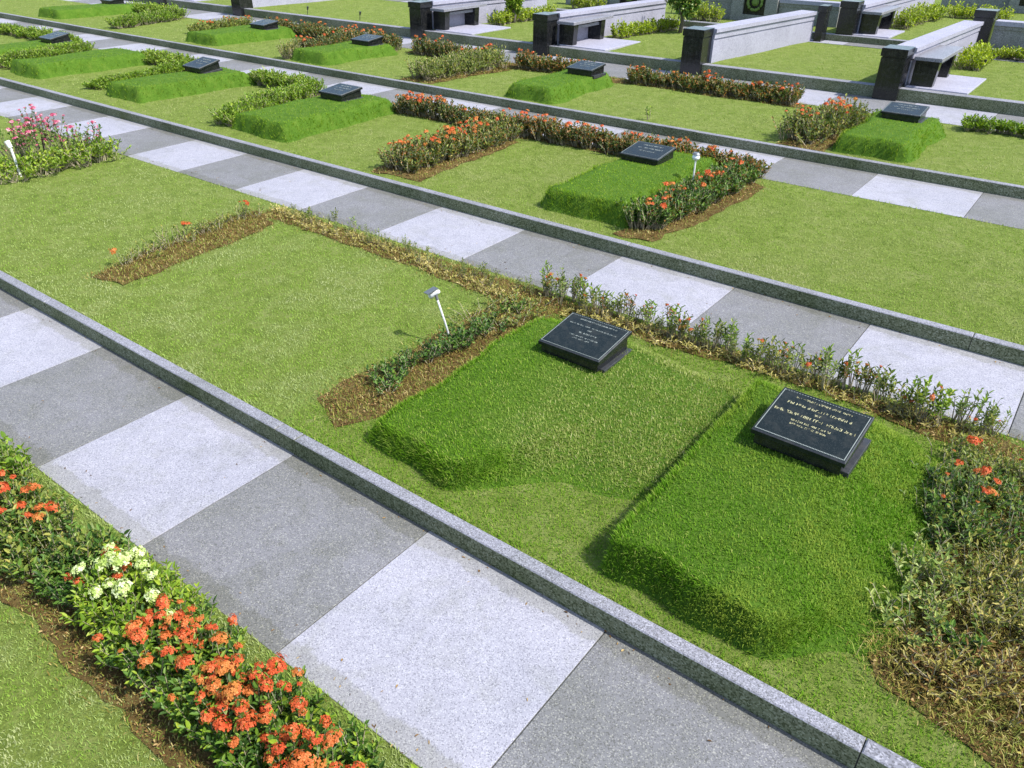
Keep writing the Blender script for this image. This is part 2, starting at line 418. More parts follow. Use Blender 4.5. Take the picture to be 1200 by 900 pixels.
# ------------------------------------------------------------------ grave mounds
def sstep(t): t = np.clip(t, 0, 1); return t * t * (3 - 2 * t)
class Mound:
    def __init__(s, lev, x0, x1, y0, y1, h, wl, wr, wf, wb, hb=0.0, clip=None, k=0.0, fx=None, wob=1.0):
        s.fx, s.wob = fx, wob
        s.k = k; s.xe = x1 + k * (y1 - y0)
        s.clip = clip if clip else s.xe + .1
        s.lev, s.x0, s.x1, s.y0, s.y1, s.h, s.wl, s.wr, s.wf, s.wb, s.hb = lev, x0, x1, y0, y1, h, wl, wr, wf, wb, hb
        s.ph = random.uniform(0, 6)
    def z(s, x, y):
        x = x - s.k * (y - s.y0)
        wx = .025 * np.sin(y * 5 + s.ph) + .012 * np.sin(y * 13 + s.ph); wy = .02 * np.sin(x * 6 + s.ph) + .012 * np.sin(x * 15)
        wx = wx * s.wob
        fx = sstep((x + wx - s.x0) / s.wl) * sstep((s.x1 - x + wx) / s.wr)
        wf = s.wf * (1 + s.fx[2] * sstep((x - s.fx[0]) / s.fx[1])) if s.fx else s.wf
        fy = sstep((y + wy - s.y0) / wf) * sstep((s.y1 - y + wy) / s.wb)
        f = fx * fy
        ty = np.clip((y - s.y0) / (s.y1 - s.y0), 0, 1)
        top = (s.h + s.hb * ty) * (1 + .05 * np.sin(x * 4.1 + s.ph) * np.sin(y * 3.3))
        return Z[s.lev] - .03 + f * (top + .03)
    def inside(s, x, y):
        return (s.z(x, y) > Z[s.lev] + .008 + (rng.uniform(0, .035, np.shape(x)) if s.fx else 0.004)) & (x > s.x0 - .1) & (x < min(s.xe + .1, s.clip)) & (y > s.y0 - .1) & (y < s.y1 + .1)
MOUNDS = [
    # near row
    (Mound(1, 2.74, 5.75, .22, 2.56, .15, .14, 2.5, .14, .45, .05, 4.57, 0.0, (3.5, .55, 8.5)), 'low grass mound with a soft right slope, under the smaller near headstone', 'near'),
    (Mound(1, 4.60, 6.22, .19, 2.60, .205, .045, 1.0, .12, .50, .05, None, 0.0, (5.45, .35, 5.0), .25), 'thick green grass mound nearest the camera, under the headstone with gold writing', 'near'),
    # middle row
    (Mound(2, 1.14, 2.34, 4.42, 6.95, .23, .16, .16, .12, .3), 'bright green mound of the middle row ending beside the small ball headed lamp', 'mid'),
    (Mound(2, -4.46, -3.16, 4.42, 6.9, .23, .14, .20, .12, .3), 'green grass mound of the middle row, left of the long orange flowered hedge', 'mid'),
    (Mound(2, -8.15, -7.0, 4.50, 6.9, .23, .14, .20, .12, .3, k=.10), 'green grass mound between two yellow green hedges in the middle row', 'mid'),
    (Mound(2, -11.62, -10.4, 4.45, 6.9, .23, .14, .20, .12, .3, k=.10), 'long green mound near the left edge, behind the kerb of the middle row', 'mid'),
    (Mound(2, -14.1, -12.95, 4.6, 6.9, .20, .14, .20, .12, .3, k=.10), 'grass mound at the left edge, hidden behind a low yellow green hedge', 'mid'),
    # back row
    (Mound(3, 3.06, 4.14, 8.36, 10.5, .22, .14, .22, .10, .3), 'bright green mound of the back row in front of the leaning black pillar', 'back'),
    (Mound(3, -2.42, -1.3, 8.33, 10.5, .22, .22, .22, .10, .3), 'green mound of the back row below the second bench, reaching almost to the kerb', 'back'),
    (Mound(3, -7.95, -6.8, 8.36, 10.4, .22, .14, .20, .10, .3, k=.12), 'green mound of the back row right of the round clipped shrub', 'back'),
    (Mound(3, -11.75, -10.45, 8.42, 10.7, .22, .14, .20, .10, .3, k=.12), 'green mound of the back row with orange flowers at its left side', 'back'),
    (Mound(3, -18.9, -17.6, 8.5, 10.9, .22, .14, .20, .10, .3, k=.12), 'farthest long green mound at the top left of the view', 'back'),
]

def sample_grass(x0, x1, y0, y1, zf, ok, c=.55, cap=7500, cell=.25, floor=0):
    """random points with density following how large a square metre shows"""
    xs = np.arange(x0, x1, cell); ys = np.arange(y0, y1, cell)
    X, Y = np.meshgrid(xs, ys, indexing='ij'); X = X.ravel(); Y = Y.ravel()
    Zc = zf(X + cell / 2, Y + cell / 2)
    vis, r = seen(np.stack([X + cell / 2, Y + cell / 2, Zc], 1))
    sinel = np.clip((CAM[2] - Zc) / r, .08, 1)
    dens = np.minimum(c * (780 / r) ** 2 * sinel, cap) * vis + floor
    cw = np.minimum(cell, x1 - X); ch = np.minimum(cell, y1 - Y)
    n = rng.poisson(dens * cw * ch)
    px = np.repeat(X, n) + rng.uniform(0, 1, n.sum()) * np.repeat(cw, n)
    py = np.repeat(Y, n) + rng.uniform(0, 1, n.sum()) * np.repeat(ch, n)
    k = ok(px, py); px, py = px[k], py[k]
    P = np.stack([px, py, zf(px, py)], 1)
    return P, np.linalg.norm(P - CAM, axis=1)

MGROUP = {'near': 'turf grave mounds of the near row', 'mid': 'turf grave mounds of the middle row', 'back': 'turf grave mounds of the back row'}
for i, (mo, lab, g) in enumerate(MOUNDS):
    e = .05
    st = .03 if g == 'near' else .045
    xs = np.arange(mo.x0 - e, min(mo.xe + e, mo.clip) + st, st); ys = np.arange(mo.y0 - e, mo.y1 + e + st, st)
    mm = grid_mesh('grave_mound', xs, ys, mo.z, M['turf_dark'])
    root = link('grave_mound', mm); tag(root, lab, 'grave mound', MGROUP[g])
    near = g == 'near'
    def ok(x, y):
        return mo.inside(x, y)
    P, r = sample_grass(mo.x0 - .05, mo.xe + .05, mo.y0 - .05, mo.y1 + .05, mo.z, ok, .85, 12000, .1)
    # more grass on the steep sides
    gx = (mo.z(P[:, 0] + .02, P[:, 1]) - mo.z(P[:, 0] - .02, P[:, 1])) / .04
    gy = (mo.z(P[:, 0], P[:, 1] + .02) - mo.z(P[:, 0], P[:, 1] - .02)) / .04
    steep = np.sqrt(gx * gx + gy * gy)
    rep = 1 + np.minimum(3, np.floor(steep * 1.3 + rng.uniform(0, 1, len(P)))).astype(int)
    P2 = np.repeat(P, rep, 0); P2[:, :2] += rng.normal(0, .012, (len(P2), 2)); P2[:, 2] = mo.z(P2[:, 0], P2[:, 1])
    gx, gy, steep, r = np.repeat(gx, rep), np.repeat(gy, rep), np.repeat(steep, rep), np.repeat(r, rep)
    tilt = np.stack([-gx, -gy, np.zeros(len(gx))], 1) * .8
    L = .0145 + .020 * np.clip(steep, 0, 1.2) + .004 * rng.uniform(0, 1, len(P2))
    me = blade_mesh('grass', P2, L, .0030 + .00035 * r, .75, M['grass_mound_mix' if i == 0 else 'grass_mound' if near else 'grass_far_mound'], tilt)
    gr = link('grass', me, root); gr['kind'] = 'stuff'

# ------------------------------------------------------------------ soil beds
def inpoly(px, py, poly):
    c = np.zeros(len(px), bool); n = len(poly)
    for i in range(n):
        (xa, ya), (xb, yb) = poly[i], poly[i - 1]
        cond = ((ya > py) != (yb > py)) & (px < (xb - xa) * (py - ya) / (yb - ya + 1e-12) + xa)
        c ^= cond
    return c
def rough_poly(pts, step=.12, amp=.035):
    out = []; n = len(pts)
    for i in range(n):
        a = np.array(pts[i]); b = np.array(pts[(i + 1) % n]); L = np.linalg.norm(b - a); k = max(1, int(L / step))
        t = (b - a) / L; nn = np.array([-t[1], t[0]])
        for j in range(k):
            p = a + (b - a) * j / k
            out.append(tuple(p + nn * amp * mn.noise(Vector((p[0] * 5, p[1] * 5, 3.3))) * 2 + t * 0))
    return out
BEDS = [
    (0, [(-1.0, -1.27), (5.2, -1.27), (5.2, -1.80), (3.2, -1.74), (-1.0, -1.66)]),
    (1, [(2.12, .42), (2.50, .28), (2.76, .62), (2.76, 2.42), (2.62, 2.62), (2.18, 2.62)]),
    (1, [(-1.16, .55), (-.72, .62), (-.80, 1.6), (-.92, 2.5), (-1.45, 2.62), (-1.5, 2.0)]),
    (1, [(-1.3, 2.56), (.8, 2.56), (2.3, 2.44), (2.7, 2.6), (4.1, 2.66), (4.9, 2.70), (5.7, 2.60), (6.6, 2.6), (8.5, 2.6), (8.5, 2.86), (-1.3, 2.86)]),
    (1, [(5.78, .78), (5.98, .40), (6.5, .30), (7.2, .45), (7.6, 1.3), (7.6, 2.6), (6.0, 2.62), (5.95, 1.8)]),
    (2, [(-1.25, 4.26), (-.48, 4.30), (-.55, 5.4), (-.62, 6.5), (-1.2, 6.6)]),
    (2, [(2.26, 4.22), (2.68, 4.30), (2.86, 5.2), (2.92, 6.7), (2.35, 6.85)]),
    (2, [(-3.5, 6.68), (-1.0, 6.72), (2.6, 6.80), (2.7, 6.98), (-3.5, 6.98)]),
    (3, [(-4.75, 8.32), (-3.95, 8.36), (-3.75, 10.4), (-4.5, 10.5)]),
    (3, [(-6.7, 10.5), (-2.2, 10.5), (1.9, 10.6), (1.9, 10.94), (-6.7, 10.94)]),
    (3, [(2.38, 8.30), (3.02, 8.30), (3.05, 9.9), (2.5, 10.0)]),
]
BEDP = []
for lev, pts in BEDS:
    poly = rough_poly(pts); BEDP.append((lev, poly))
    import bmesh
    bm = bmesh.new()
    vs = [bm.verts.new((x, y, 0)) for x, y in poly]; f = bm.faces.new(vs)
    if f.normal.z < 0: f.normal_flip()
    bmesh.ops.triangulate(bm, faces=[f])
    bmesh.ops.subdivide_edges(bm, edges=bm.edges[:], cuts=2, use_grid_fill=True)
    for v in bm.verts:
        x, y = v.co.x, v.co.y
        v.co.z = float(lawn_z(lev, x, y)) + .006 + .010 * mn.noise(Vector((x * 9, y * 9, 0)))
    me = bpy.data.meshes.new('soil_bed'); bm.normal_update(); bm.to_mesh(me); bm.free(); me.materials.append(M['soil'])
    tag(link('soil_bed', me), kind='structure')

def in_beds(lev, x, y):
    c = np.zeros(len(x), bool)
    for l, p in BEDP:
        if l == lev: c |= inpoly(x + rng.normal(0, .065, len(x)), y + rng.normal(0, .05, len(x)), p)
    return c
def in_mounds(lev, x, y):
    c = np.zeros(len(x), bool)
    for mo, _, _ in MOUNDS:
        if mo.lev == lev: c |= mo.inside(x, y)
    return c
PADS = [(2.98, 3.92, 12.38, 13.95), (-3.98, -2.85, 12.38, 13.85), (-7.5, -6.4, 12.38, 13.85), (.55, 1.45, 16.98, 18.3), (-18.2, -17.2, 12.38, 13.85)]

# grass of the lawns
for lev, y0, y1 in LAWNS:
    if lev == 5: y1 = 27
    x0, x1 = (-25, 13)
    def ok(x, y):
        k = ~(in_beds(lev, x, y) & (rng.uniform(0, 1, len(x)) > .28 + .40 * (np.sin(x * 7 + 1) * np.sin(y * 9 + x * 3) > .35))) & ~in_mounds(lev, x, y)
        for a, b, c, d in PADS: k &= ~((x > a) & (x < b) & (y > c) & (y < d))
        return k
    P, r = sample_grass(x0, x1, y0, y1, lambda X, Y: lawn_z(lev, X, Y), ok, .85, 9000)
    for mo, _, _ in MOUNDS:
        if mo.lev == lev:
            k = (P[:, 0] > mo.x0 - .05) & (P[:, 0] < min(mo.xe + .05, mo.clip)) & (P[:, 1] > mo.y0 - .05) & (P[:, 1] < mo.y1 + .05)
            P[k, 2] = np.maximum(P[k, 2], mo.z(P[k, 0], P[k, 1]))
    # scruffy fringe: taller at the edges of a lawn
    ed = np.minimum(P[:, 1] - y0, y1 - P[:, 1]) < .05
    L = np.where(ed, .026, .0155) * (1 + .02 * r)
    me = blade_mesh('lawn_grass', P, L, .0026 + .00032 * r, .85, M['grass_lime' if lev <= 1 else 'grass'])
    tag(link('lawn_grass', me), kind='stuff')

# ------------------------------------------------------------------ litter and dry grass on the beds
def litter(polys_lev, dens_leaf, dens_blade, lo_len=.03):
    for lev, poly in polys_lev:
        xs = [p[0] for p in poly]; ys = [p[1] for p in poly]
        A = (max(xs) - min(xs)) * (max(ys) - min(ys))
        far = lev >= 2
        n = int(A * dens_leaf * (.35 if far else 1))
        x = rng.uniform(min(xs) - .03, max(xs) + .03, n); y = rng.uniform(min(ys) - .03, max(ys) + .03, n)
        k = inpoly(x, y, poly); x, y = x[k], y[k]; n = len(x)
        if n < 5: continue
        P = np.stack([x, y, lawn_z(lev, x, y) + .018 + rng.uniform(0, .012, n)], 1)
        az = rng.uniform(0, 6.283, n); D = np.stack([np.cos(az), np.sin(az), rng.uniform(-.25, .35, n)], 1)
        U = np.stack([rng.normal(0, .35, n), rng.normal(0, .35, n), np.ones(n)], 1)
        Ln = rng.uniform(.010, .024, n) * (1.5 if far else 1)
        me = leaf_mesh('leaf_litter', P, D, U, Ln, Ln * .5, rng.uniform(0, 1, n), M['litter'])
        tag(link('leaf_litter', me), kind='stuff')
        n = int(A * dens_blade * (.3 if far else 1))
        x = rng.uniform(min(xs) - .1, max(xs) + .1, n); y = rng.uniform(min(ys) - .1, max(ys) + .1, n)
        k = inpoly(x + rng.normal(0, .06, n), y + rng.normal(0, .06, n), poly) ; x, y = x[k], y[k]; n = len(x)
        P = np.stack([x, y, lawn_z(lev, x, y) + .01], 1)
        r = np.linalg.norm(P - CAM, axis=1)
        me = blade_mesh('dry_grass', P, np.full(n, .034), .0026 + .0003 * r, 1.0, M['dry_blade'])
        tag(link('dry_grass', me), kind='stuff')
litter(BEDP, 900, 6500)

def path_debris(y0, y1, z, n):
    x = rng.uniform(-9, 8, n); e = rng.uniform(0, 1, n)
    y = np.where(e < .4, y1 - np.abs(rng.normal(0, .05, n)) - .004, np.where(e < .9, y0 + np.abs(rng.normal(0, .10, n)), rng.uniform(y0, y1, n)))
    k = (y > y0) & (y < y1 - .002); x, y = x[k], y[k]; n = len(x)
    P = np.stack([x, y, np.full(n, z + .004)], 1); az = rng.uniform(0, 6.283, n)
    D = np.stack([np.cos(az), np.sin(az), np.zeros(n)], 1); U = np.stack([rng.normal(0, .15, n), rng.normal(0, .15, n), np.ones(n)], 1)
    L = rng.uniform(.008, .026, n)
    tag(link('fallen_leaves', leaf_mesh('fallen_leaves', P, D, U, L, L * rng.uniform(.15, .5, n), rng.uniform(0, 1, n), M['litter'])), kind='stuff')
path_debris(-1.105, 0, .001, 420); path_debris(2.938, 4.043, Z[1] + .001, 420)

# ------------------------------------------------------------------ shrubs and hedges
def floret_cluster(name, r, n, mat, petal=.011):
    g = np.arange(n) + .5
    ph = np.arccos(1 - g / n * .80); th = math.pi * (1 + 5 ** .5) * g
    Dn = np.stack([np.cos(th) * np.sin(ph), np.sin(th) * np.sin(ph), np.cos(ph)], 1)
    C = Dn * r * np.array([1, 1, .42]) * rng.uniform(.55, 1.25, (n, 1)) + rng.normal(0, r * .13, (n, 3))
    V = []; F = []; rd = []
    for i in range(n):
        d = Vector(Dn[i]); a = d.orthogonal().normalized(); b = d.cross(a); c = Vector(C[i]); tw = random.uniform(0, 1.5); rr = random.random()
        for k in range(4):
            t = tw + k * math.pi / 2
            u = a * math.cos(t) + b * math.sin(t); v = d.cross(u); L = petal * random.uniform(.85, 1.2)
            base = len(V)
            V += [tuple(c), tuple(c + u * L * .55 + v * L * .38 + d * .001), tuple(c + u * L + d * .003 * random.uniform(-1, 1)), tuple(c + u * L * .55 - v * L * .38 + d * .001)]
            F += [base, base + 1, base + 2, base + 3]; rd += [min(1, max(0, rr + random.uniform(-.2, .2)))] * 4
    return np_mesh(name, V, F, [4] * (4 * n), [mat], None, rd)
FL = {}
for key, mat in (('petal', M['petal']), ('petal_pale', M['petal_pale']), ('petal_pink', M['petal_pink'])):
    FL[key] = [floret_cluster('flower_cluster', .038, 40, mat, .0125), floret_cluster('flower_cluster', .032, 28, mat, .012), floret_cluster('flower_cluster', .022, 16, mat, .012)]
    FL[key + '_far'] = [floret_cluster('flower_cluster', .030, 13, mat, .017), floret_cluster('flower_cluster', .022, 9, mat, .017)]

def grow(plants, leafL, leafW, ntw, nlf, s0=.35, spread=.55, droop=.0, upb=.35, far=False):
    """plants: list of (x, y, z0, height, radius). returns leaf arrays, twig tips, twig mesh builder"""
    Ps, Ds, Us, Ls, tips = [], [], [], [], []
    tw = MB()
    for (x, y, z0, h, rad) in plants:
        k = max(2, int(ntw * random.uniform(.7, 1.3)))
        for _ in range(k):
            a = random.uniform(0, 6.283); q = math.sqrt(random.random())
            b = Vector((x + math.cos(a) * rad * .25 * q, y + math.sin(a) * rad * .25 * q, z0))
            a2 = a + random.gauss(0, .5)
            hh = h * random.uniform(.62, 1.08) * (1 - .35 * q * spread)
            t = Vector((x + math.cos(a2) * rad * q, y + math.sin(a2) * rad * q, z0 + hh))
            mid = b.lerp(t, .5) + Vector((random.gauss(0, .1) * rad, random.gauss(0, .1) * rad, 0))
            r0 = .0035 if not far else .006
            tw.tube([b, mid, t], [r0, r0 * .75, r0 * .4], 3 if far else 4, cap=False)
            d = np.array((t - mid).normalized()); tips.append((t, d))
            n = max(3, int(nlf * random.uniform(.75, 1.25)))
            s = s0 + (1 - s0) * (np.arange(n) + rng.uniform(0, 1, n)) / n
            bb, mm, tt = np.array(b), np.array(mid), np.array(t)
            c = ((1 - s) ** 2)[:, None] * bb + (2 * s * (1 - s))[:, None] * mm + (s ** 2)[:, None] * tt
            az = np.arange(n) * 2.4 + random.uniform(0, 6) + rng.normal(0, .35, n)
            rad_d = np.stack([np.cos(az), np.sin(az), np.full(n, upb) + rng.normal(0, .3, n) - droop], 1)
            D = unit(rad_d) * (1 - .45 * s[:, None] ** 3) + d * (.25 + .5 * s[:, None] ** 3)
            Ps.append(c); Ds.append(D); Us.append(np.stack([rng.normal(0, .3, n), rng.normal(0, .3, n), np.ones(n)], 1))
            Ls.append(leafL * rng.uniform(.6, 1.15, n))
    P, D, U, L = map(np.concatenate, (Ps, Ds, Us, Ls))
    return P, D, U, L, L * leafW / leafL, tips, tw

def plant_thing(name, loc, plants, leaf, label, cat, group=None, leafL=.045, leafW=.020, ntw=8, nlf=12, flowers=0, petal='petal',
                s0=.35, far=False, spread=.55, twig='twig', upb=.35, fsize=1.0, leaf2=None, share2=0):
    root = empty(name, loc); tag(root, label, cat, group)
    pl = [(x - loc[0], y - loc[1], z - loc[2], h, r) for x, y, z, h, r in plants]
    P, D, U, L, W, tips, tw = grow(pl, leafL, leafW, ntw, nlf, s0, spread, 0, upb, far)
    r = np.clip(rng.uniform(0, 1, len(P)) * .8 + .2 * rng.uniform(0, 1), 0, 1)
    if leaf2:
        k = rng.uniform(0, 1, len(P)) < share2
        link('dry_foliage', leaf_mesh('dry_foliage', P[k], D[k], U[k], L[k], W[k], r[k], M[leaf2]), root)
        k = ~k
        P, D, U, L, W, r = P[k], D[k], U[k], L[k], W[k], r[k]
    link('foliage', leaf_mesh('foliage', P, D, U, L, W, r, M[leaf]), root)
    tw.build('stems', M[twig], root)
    if flowers:
        key = petal + ('_far' if far else '')
        tips = sorted(tips, key=lambda q: -q[0].z + random.uniform(0, .12))
        used = []
        for t, d in tips:
            if len(used) >= min(flowers, 100): break
            if any((t - u).length < .046 * fsize for u in used): continue
            used.append(t)
            fo = link('flower_cluster', random.choice(FL[key]), root, t + Vector((0, 0, .004)))
            nrm = Vector((d[0] * .6 + random.gauss(0, .15), d[1] * .6 + random.gauss(0, .15), 1)).normalized()
            fo.rotation_euler = nrm.to_track_quat('Z', 'Y').to_euler()
            sc = random.uniform(.5, 1.3) * fsize; fo.scale = (sc * random.uniform(.8, 1.25), sc, sc * random.uniform(.7, 1.1))
    return root

def along(pts, step, width, h, z, hv=.2, gap=0.0):
    """plants along a line of points, in a band of the given width"""
    out = []
    for (xa, ya), (xb, yb) in zip(pts[:-1], pts[1:]):
        L = math.hypot(xb - xa, yb - ya); n = max(1, int(L / step)); tx, ty = (xb - xa) / L, (yb - ya) / L
        for i in range(n):
            s = (i + random.random()) / n
            if random.random() < gap: continue
            o = random.uniform(-.5, .5) * width
            x = xa + (xb - xa) * s - ty * o; y = ya + (yb - ya) * s + tx * o
            e = 1 - .35 * (abs(o) / (width * .5 + 1e-6)) ** 2
            v = 1 + hv * 2 * mn.noise(Vector((x * 2.3, y * 2.3, 5.1)))
            out.append((x, y, z, h * v * e * random.uniform(.8, 1.05), max(.10, width * .46)))
    return out

def hedge(lev, pts, width, h, leaf, label, step=.05, flowers=0, far=True, group=None, gap=0.0, **kw):
    z = Z[lev]
    if lev in (2, 3): h *= 1.05; step *= .8; kw['leafL'] = kw.get('leafL', .05) * .9; kw['leafW'] = kw.get('leafW', .024) * .9; kw['ntw'] = kw.get('ntw', 7) + 3; kw['nlf'] = kw.get('nlf', 9) + 4; kw['s0'] = min(.32, kw.get('s0', .3)); width *= 1.15; step *= .85
    pl = along(pts, step, width, h, z, gap=gap)
    c = pts[len(pts) // 2]
    return plant_thing('hedge', (c[0], c[1], z), pl, leaf, label, 'hedge', group, flowers=flowers, far=far, **kw)

FH = 'shrubs of the flowering border beside the near path'
def front(label, x0, x1, n, h, leaf, flowers, petal='petal', y=-1.44, w=.33, **kw):
    pl = []
    for i in range(n):
        x = random.uniform(x0, x1); yy = y + random.uniform(-.5, .5) * w
        e = 1 - .3 * (abs(yy - y) / (w / 2)) ** 2
        pl.append((x, yy, 0, h * e * random.uniform(.85, 1.1), .11))
    return plant_thing('flowering_shrub', ((x0 + x1) / 2, y, 0), pl, leaf, label, 'shrub', FH, leafL=.042, leafW=.018, ntw=9, nlf=16, flowers=flowers, petal=petal, **kw)
front('leafy olive and lime shrub without blooms at the left edge of the border', .55, 1.5, 31, .36, 'leaf_lime', 0, leaf2='leaf_olive', share2=.3)
front('orange flowered shrub in the border, first from the left edge', 1.45, 2.45, 55, .34, 'leaf', 18, y=-1.46, leaf2='leaf_olive', share2=.55)
front('dark green shrub with thin leaves between the orange and the cream blooms', 2.35, 2.85, 26, .30, 'leaf', 6, y=-1.42)
front('cream and lime flowered shrub between orange flowered ones', 2.72, 3.22, 31, .36, 'leaf_lime', 17, 'petal_pale', y=-1.40, fsize=1.12)
front('dense orange flowered shrub with a dozen round heads, right of the cream blooms', 3.12, 3.80, 46, .35, 'leaf', 52, y=-1.43, fsize=.98, leaf2='leaf_lime', share2=.3)
front('orange flowered shrub with dark leaves in the lower part of the border', 3.74, 4.30, 39, .35, 'leaf', 48, y=-1.43, fsize=.98, leaf2='leaf_lime', share2=.3)
front('orange flowered shrub cut by the bottom edge of the view', 4.25, 5.0, 43, .34, 'leaf', 40, y=-1.43, fsize=.98, leaf2='leaf_lime', share2=.3)

plant_thing('lime_shrub', (1.42, -1.33, 0), [(1.38, -1.33, 0, .52, .10), (1.48, -1.28, 0, .44, .08)], 'leaf_lime', 'tall bright lime sprig sticking up at the left edge of the flowering border', 'shrub', leafL=.05, leafW=.026, ntw=8, nlf=13, s0=.4)
# (continued)
# dense right hand dry bush (each clump a thing of its own)
DB = 'clumps of the half dry planting beside the green mound'
def clump(label, x, y, rx, ry, n, h, leaf, flowers=0, **kw):
    pl = []
    for i in range(n):
        a = random.uniform(0, 6.283); q = math.sqrt(random.random())
        pl.append((x + math.cos(a) * rx * q, y + math.sin(a) * ry * q, Z[1], h * .80 * (1 - .3 * q * q) * random.uniform(.6, 1.2), .15))
    n = n; kw.setdefault('nlf', 11); kw.setdefault('ntw', 5); kw.setdefault('s0', .2)
    return plant_thing('dry_shrub' if leaf in ('leaf_dry', 'leaf_olive') else 'shrub', (x, y, Z[1]), pl, leaf, label, 'shrub', DB, flowers=flowers, **kw)
clump('green shrub carrying a few orange red flower heads, above the dry clumps', 6.14, 1.86, .36, .32, 52, .38, 'leaf', 18, fsize=.62, leaf2='leaf_olive', share2=.45, leafL=.036, leafW=.017)
clump('grey green leafy sprigs at the left front of the dry clumps', 5.98, 1.12, .15, .36, 18, .26, 'leaf_blue', 0, leafL=.036, leafW=.015, leaf2='leaf_olive', share2=.3)
clump('dark small leaved shrub at the edge of the mound, behind the grey green sprigs', 5.99, 1.72, .16, .28, 16, .26, 'leaf', 0, leafL=.034, leafW=.015, leaf2='leaf_olive', share2=.5)
clump('olive and straw coloured shrub in the middle of the dry clumps', 6.40, 1.30, .30, .32, 52, .30, 'leaf_dry', 0, leafL=.036, leafW=.010, leaf2='leaf_olive', share2=.5)
clump('straw coloured dried shrub at the right edge of the view', 6.82, 1.05, .28, .50, 60, .30, 'leaf_dry', 0, leafL=.045, leafW=.008, upb=.1)
clump('low brown withered shrub nearest the kerb', 6.42, .68, .42, .24, 46, .19, 'leaf_dry', 0, leafL=.04, leafW=.009, leaf2='litter', share2=.4)
clump('small dark green sprout among the withered stalks', 6.24, .86, .08, .08, 5, .18, 'leaf', 0, leafL=.04, leafW=.018)
clump('olive shrub behind the flowering one, close to the paved path', 6.15, 2.38, .38, .17, 34, .26, 'leaf_olive', 3, leafL=.032, leafW=.015)
clump('green and yellow shrub at the right edge, behind the straw coloured one', 7.0, 1.95, .32, .42, 50, .32, 'leaf_olive', 5, leafL=.034, leafW=.015, leaf2='leaf_dry', share2=.35)

def straw(n, x0, x1, y0, y1):
    x = rng.uniform(x0, x1, n); y = rng.uniform(y0, y1, n)
    k = in_beds(1, x, y); x, y = x[k], y[k]
    P = np.stack([x, y, lawn_z(1, x, y) + .01], 1)
    me = blade_mesh('dry_grass', P, rng.uniform(.025, .085, len(x)), .0042, .95, M['straw'])
    tag(link('dry_grass', me), kind='stuff')
straw(17000, 5.75, 7.6, .3, 2.6)

# sparse young shrubs in the strips of the near row: four prototypes, then copies
SG = 'sparse young shrubs along the edge of the paved path'
protos = []
for k, (lf, fl) in enumerate([('leaf_lime', 0), ('leaf_olive', 0), ('leaf_red', 1), ('leaf_blue', 0), ('leaf_olive', 1)]):
    p = plant_thing('young_shrub', (0, 0, Z[1]), [(0, 0, Z[1], .22, .055)], lf,
                    'thin young shrub with bare pale stems in the strip beside the paved path' if not fl else
                    'thin young shrub topped with orange flowers in the strip beside the paved path', 'shrub', SG,
                    leafL=.034, leafW=.014, ntw=5, nlf=10, flowers=2 * fl, s0=.45, fsize=.6)
    protos.append(p)
used = set()
def put_young(x, y, z, k, sc):
    o = protos[k] if k not in used else copy_tree(protos[k]); used.add(k)
    o.location = (x, y, z); o.rotation_euler = (0, 0, random.uniform(0, 6.28)); o.scale = (sc, sc, sc * random.uniform(.85, 1.2))
for i in range(95):
    x = 2.35 + 3.7 * (i + random.random()) / 95; y = 2.84 + random.uniform(-.11, .07)
    k = random.choices([0, 1, 2, 3, 4], [1.6, 4, 1.0, 2.4, 1.0])[0]
    if 2.9 < x < 3.9 and random.random() < .25: k = 2
    put_young(x, y, Z[1], k, random.uniform(.85, 1.3))
for i in range(46):
    x = -1.1 + 3.5 * (i + random.random()) / 46; y = 2.78 + random.uniform(-.12, .1) - .02 * x
    put_young(x, y, Z[1], random.choices([0, 1, 3], [1, 3, 1.6])[0], random.uniform(.42, .85))
# low plants in the strips
LOW = 'low planting strips of the near row'
hedge(1, [(2.35, .75), (2.40, 1.6), (2.45, 2.45)], .26, .15, 'leaf', 'low dark green plants in the brown strip beside the small spot lamp', .05, far=False, leafL=.038, leafW=.018, ntw=6, nlf=10, gap=.15, group=LOW)
hedge(1, [(2.30, 1.9), (2.5, 2.6)], .45, .15, 'leaf_olive', 'olive green tangle where the brown strip meets the path edge planting', .05, far=False, leafL=.034, leafW=.015, ntw=5, nlf=9, group=LOW)
hedge(1, [(-1.22, .85), (-1.30, 1.7), (-1.32, 2.5)], .26, .19, 'leaf_olive', 'low olive plants with a few orange blooms in the left dry strip', .05, flowers=7, far=False, leafL=.034, leafW=.014, ntw=5, nlf=8, gap=.1, group=LOW)
hedge(1, [(-1.3, 2.72), (.8, 2.68), (2.4, 2.55)], .16, .08, 'leaf_dry', 'dry low stubble along the path edge, left part', .06, far=False, leafL=.034, leafW=.010, ntw=5, nlf=8, group=LOW)
hedge(1, [(2.7, 2.68), (4.2, 2.74), (6.0, 2.74)], .14, .09, 'leaf_dry', 'dry low stubble along the path edge, right part behind the headstones', .06, far=False, leafL=.034, leafW=.010, ntw=5, nlf=8, group=LOW)
plant_thing('lime_shrub', (5.62, 2.78, Z[1]), [(5.58, 2.78, Z[1], .33, .07), (5.68, 2.80, Z[1], .30, .06)], 'leaf_lime',
            'bright lime green sapling standing out right of the gold lettered headstone', 'shrub', leafL=.05, leafW=.026, ntw=6, nlf=10, s0=.55)
plant_thing('twiggy_shrub', (6.0, 2.86, Z[1]), [(5.96, 2.86, Z[1], .32, .08), (6.04, 2.88, Z[1], .33, .1)], 'leaf_blue',
            'twiggy half bare shrub right of the lime green sapling', 'shrub', leafL=.034, leafW=.012, ntw=6, nlf=6, s0=.5)
